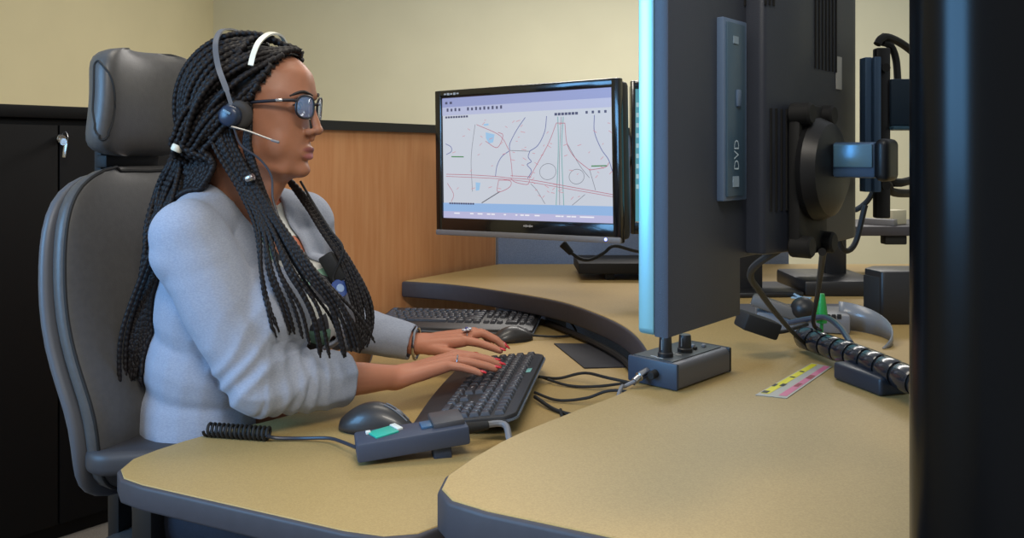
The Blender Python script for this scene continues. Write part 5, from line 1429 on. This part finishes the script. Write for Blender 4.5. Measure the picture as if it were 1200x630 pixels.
band = [hd(earp.x - .004, earp.y - .012, earp.z + .010), hd(.012, -.110, .045), hd(-.004, -.108, .085), hd(-.018, -.090, .126), hd(-.028, -.050, .155), hd(-.030, .0, .163), hd(-.026, .045, .156), hd(-.016, .086, .115), hd(-.0, .100, .06), hd(.01, .096, .02)]
bm = B(); bc_ = catmull(band, .004)
prevv = None
for i, p in enumerate(bc_):
    t = (bc_[min(i + 1, len(bc_) - 1)] - bc_[max(i - 1, 0)]).normalized(); outw = (p - hd(-.02, 0, .03)); outw = (outw - t * outw.dot(t)).normalized(); sd = t.cross(outw).normalized()
    hwid = .0048 if i > 8 else .0035
    ring = [bm.verts.new(p + sd * (hwid * a) + outw * (.0016 * b)) for a, b in ((-1, -1), (1, -1), (1, 1), (-1, 1))]
    if prevv:
        for k in range(4): bm.faces.new((prevv[k], prevv[(k + 1) % 4], ring[(k + 1) % 4], ring[k]))
    else: bm.faces.new(ring)
    prevv = ring
bm.faces.new(prevv); part('headband', bm, mat('headband_metal', srgb(120, 122, 128), 0.3, metal=0.6), hs, world=True)
bm = B(); add_box(bm, hd(.01, .088, .012), (.03, .014, .03), bev=.005); part('temple_pad', bm, M_cush, hs, world=True)
part('boom_microphone', tube_mesh([hd(earp.x, earp.y - .026, -.018), hd(.052, -.110, -.026), hd(.090, -.094, -.042)], .0017, 8), mat('boom_silver', srgb(176, 172, 165), 0.3, metal=0.5), hs, world=True)
bm = B(); add_capsule(bm, hd(.088, -.096, -.0415), .0022, hd(.097, -.092, -.0445), .0026, 10); part('microphone_tip', bm, M_grey, hs, world=True)
cordp = [hd(earp.x + .002, earp.y - .020, -.020), hd(.036, -.105, -.050), P(304, 186, 1.500), P(318, 206, 1.505), P(320, 234, 1.500), P(330, 262, 1.49), P(348, 300, 1.47), P(372, 330, 1.47), P(398, 350, 1.50), P(410, 372, 1.52)]
cl_ = resample(catmull(cordp, .006), .006); cl_ = [push(p, .004, bvh_gar, .008) if p.z < 1.17 else p for p in cl_]
part('cord', tube_mesh(cl_, .0020, 8), mat('cord_grey', srgb(60, 62, 72), .4), hs, world=True)

gl = root('eyeglasses', hd(.125, 0, .02), 'dark-rimmed eyeglasses with blue reflections coloured into the lenses', 'eyeglasses')
M_rim = mat('glasses_rim', srgb(16, 17, 30), .45); M_lens = mat('glasses_lens', srgb(135, 182, 240), .04, alpha=.32, spec=1.0, coat=1.0)  # blue screen reflection put into the lens colour
for s in (-1, 1):
    loop = []
    for k in range(32):
        a = 2 * pi * k / 32; ca, sa = cos(a), sin(a)
        yy_ = .0260 * math.copysign(abs(ca) ** .8, ca); zz_ = .0190 * math.copysign(abs(sa) ** .8, sa) + (.002 if sa > 0 else 0)
        y_ = s * (.0345) + yy_; loop.append(hd(.1285 - 3.4 * y_ * y_ - .06 * zz_ * -1, y_, .0215 + zz_ - .004))
    part('rim', tube_mesh(loop, .0021, 8, closed=True), M_rim, gl, world=True)
    bm = B(); c_ = hd(.1285 - 3.4 * .0335 ** 2 + .001, s * .0335, .0185); cv = bm.verts.new(c_); lv = [bm.verts.new(p) for p in loop]
    for k in range(32): bm.faces.new((cv, lv[k], lv[(k + 1) % 32]))
    me = tomesh(bm, 180); lo_ = part('lens', me, M_lens, gl, world=True); md = lo_.modifiers.new('t', 'SOLIDIFY'); md.thickness = .0012
    tpts = [hd(.1285 - 3.4 * .058 ** 2, s * .0585, .0285), hd(.106, s * .067, .029), hd(.080, s * .0785, .0275), hd(.03, s * .084, .023), hd(-.005, s * .084, .014)]
    part('temple', tube_mesh(catmull(tpts, .004), .0030, 8), M_rim, gl, world=True)
    bm = B(); add_box(bm, hd(.092, s * .0770, .0285), (.012, .003, .005), rot=Matrix.Rotation(HYAW - s * .35, 3, 'Z'), bev=.001); part('hinge_accent', bm, M_metal, gl, world=True)
part('bridge', tube_mesh(catmull([hd(.1282, -.0095, .023), hd(.1335, 0, .0255), hd(.1282, .0095, .023)], .002), .0020, 8), M_rim, gl, world=True)

# hairband, braid clips, ring, bracelet, badge
hb = [(.046, -.090, .088), (.048, -.082, .110), (.050, -.066, .131), (.053, -.040, .147), (.054, -.012, .154), (.054, .02, .154), (.051, .05, .140), (.044, .082, .105)]
bm = B(); bc_ = catmull([hd(*p) for p in hb], .004); prevv = None
for i, p in enumerate(bc_):
    t = (bc_[min(i + 1, len(bc_) - 1)] - bc_[max(i - 1, 0)]).normalized(); outw = p - hd(.01, 0, .03); outw = (outw - t * outw.dot(t)).normalized(); sd = t.cross(outw).normalized()
    ring = [bm.verts.new(p + sd * (.0046 * a) + outw * (.0018 * b)) for a, b in ((-1, -1), (1, -1), (1, 1), (-1, 1))]
    if prevv:
        for k in range(4): bm.faces.new((prevv[k], prevv[(k + 1) % 4], ring[(k + 1) % 4], ring[k]))
    else: bm.faces.new(ring)
    prevv = ring
bm.faces.new(prevv); single('hairband', bm, mat('hairband_white', srgb(232, 230, 215), .35), 'narrow white hairband across the front of the braids', 'hairband')
bc0 = P(209, 170, 1.518)
bm = B(); add_lathe(bm, [(.0085, 0), (.0098, .002), (.0098, .010), (.0085, .012)], bc0, (-.4, -.1, -.9), 14); single('braid_bead', bm, mat('bead_cream', srgb(222, 216, 196), .4), 'cream bead tied round a braid at the back of the head', 'bead')
bc1 = P(289, 210, 1.488)
bm = B(); add_lathe(bm, [(.0062, 0), (.0074, .002), (.0074, .012), (.0062, .014)], bc1, (.8, -.2, .3), 12); single('braid_cuff', bm, M_metal, 'small silver cuff on a braid below the ear', 'hair cuff')
def finger_ring(key, t, name, label, flower):
    k, p1, p2, tp, r = FING[key]; a = k.lerp(p1, t); d = (p1 - k).normalized(); x, y, _ = frame_of(d)
    up_ = V((0, 0, 1)) - d * d.z; up_.normalize()
    rr = root(name, a, label, 'ring')
    part('band', tube_mesh([a + (x * cos(q_) + y * sin(q_)) * (r * 1.22) for q_ in [2 * pi * j / 24 for j in range(24)]], .0016, 8, closed=True), M_metal, rr, world=True)
    if flower:
        c = a + up_ * (r * 1.3 + .003) - V((0, .004, 0))
        for j in range(6):
            q_ = 2 * pi * j / 6; sx = d * cos(q_) + up_.cross(d) * sin(q_)
            bm = B(); add_ellipsoid(bm, c + sx * .0075, (.0048, .0048, .0034), None, 10, 6); part('stone', bm, mat('ring_stone', srgb(214, 218, 230), .12, metal=.5), rr, world=True, smooth=180)
        bm = B(); add_ellipsoid(bm, c + up_ * .002, (.0045, .0045, .004), None, 10, 6); part('centre_stone', bm, mat('ring_blue', srgb(70, 70, 130), .12), rr, world=True, smooth=180)
finger_ring(('R', 2), .30, 'silver_ring', 'plain silver ring on the womans nearer hand', False)
finger_ring(('L', 1), .12, 'flower_ring', 'large silver flower ring on the womans far hand', True)
d = (WRL - ELL).normalized(); x, y, _ = frame_of(d); c = ELL.lerp(WRL, .985)
bm = B(); pts = [c + (x * cos(a) + y * sin(a)) * .0345 + d * (.006 * sin(a)) for a in [2 * pi * k / 36 for k in range(36)]]
add_tube(bm, pts, .0032, 8, closed=True, rfun=lambda i, s, a: 1.0 + .25 * (i % 3 == 0))
single('bracelet', bm, M_metal, 'silver bracelet on the wrist of the womans far hand', 'bracelet')
bd = root('badge', P(419, 332, 1.56), 'round blue badge hanging at the front of the womans chest', 'badge')
bp_ = P(420, 330, 1.575); loc, nn, _, _ = bvh_gar.find_nearest(bp_)
bp_ = loc + nn * .012
bm = B(); add_lathe(bm, [(0, 0), (.0165, 0), (.018, .002), (.0165, .0045), (0, .005)], bp_, (nn + V((.2, -.5, .2))).normalized(), 24); part('disc', bm, mat('badge_blue', srgb(60, 84, 150), .15, coat=.6), bd, world=True)
bm = B(); add_lathe(bm, [(0, 0), (.008, 0), (.007, .001), (0, .001)], bp_ + (nn + V((.2, -.5, .2))).normalized() * .005, (nn + V((.2, -.5, .2))).normalized(), 16); part('disc_print', bm, mat('badge_pale', srgb(150, 175, 215), .3), bd, world=True)
lp = [P(352, 212, 1.66), P(366, 236, 1.655), P(386, 268, 1.64), P(402, 292, 1.62), bp_ + V((-.012, 0, .02)), bp_]
lp = resample(catmull(lp, .006), .006); lp = [push(p, .004, bvh_gar, .009) for p in lp]
part('lanyard', tube_mesh(lp, .0024, 6), M_blackm, bd, world=True)
c = P(401, 296, 1.60); loc, nn, _, _ = bvh_gar.find_nearest(c); c = loc + nn * .016
bm = B(); add_box(bm, c, (.030, .018, .060), rot=Matrix.Rotation(-.55, 3, 'Y'), bev=.005); part('clip_box', bm, M_blackm, bd, world=True)
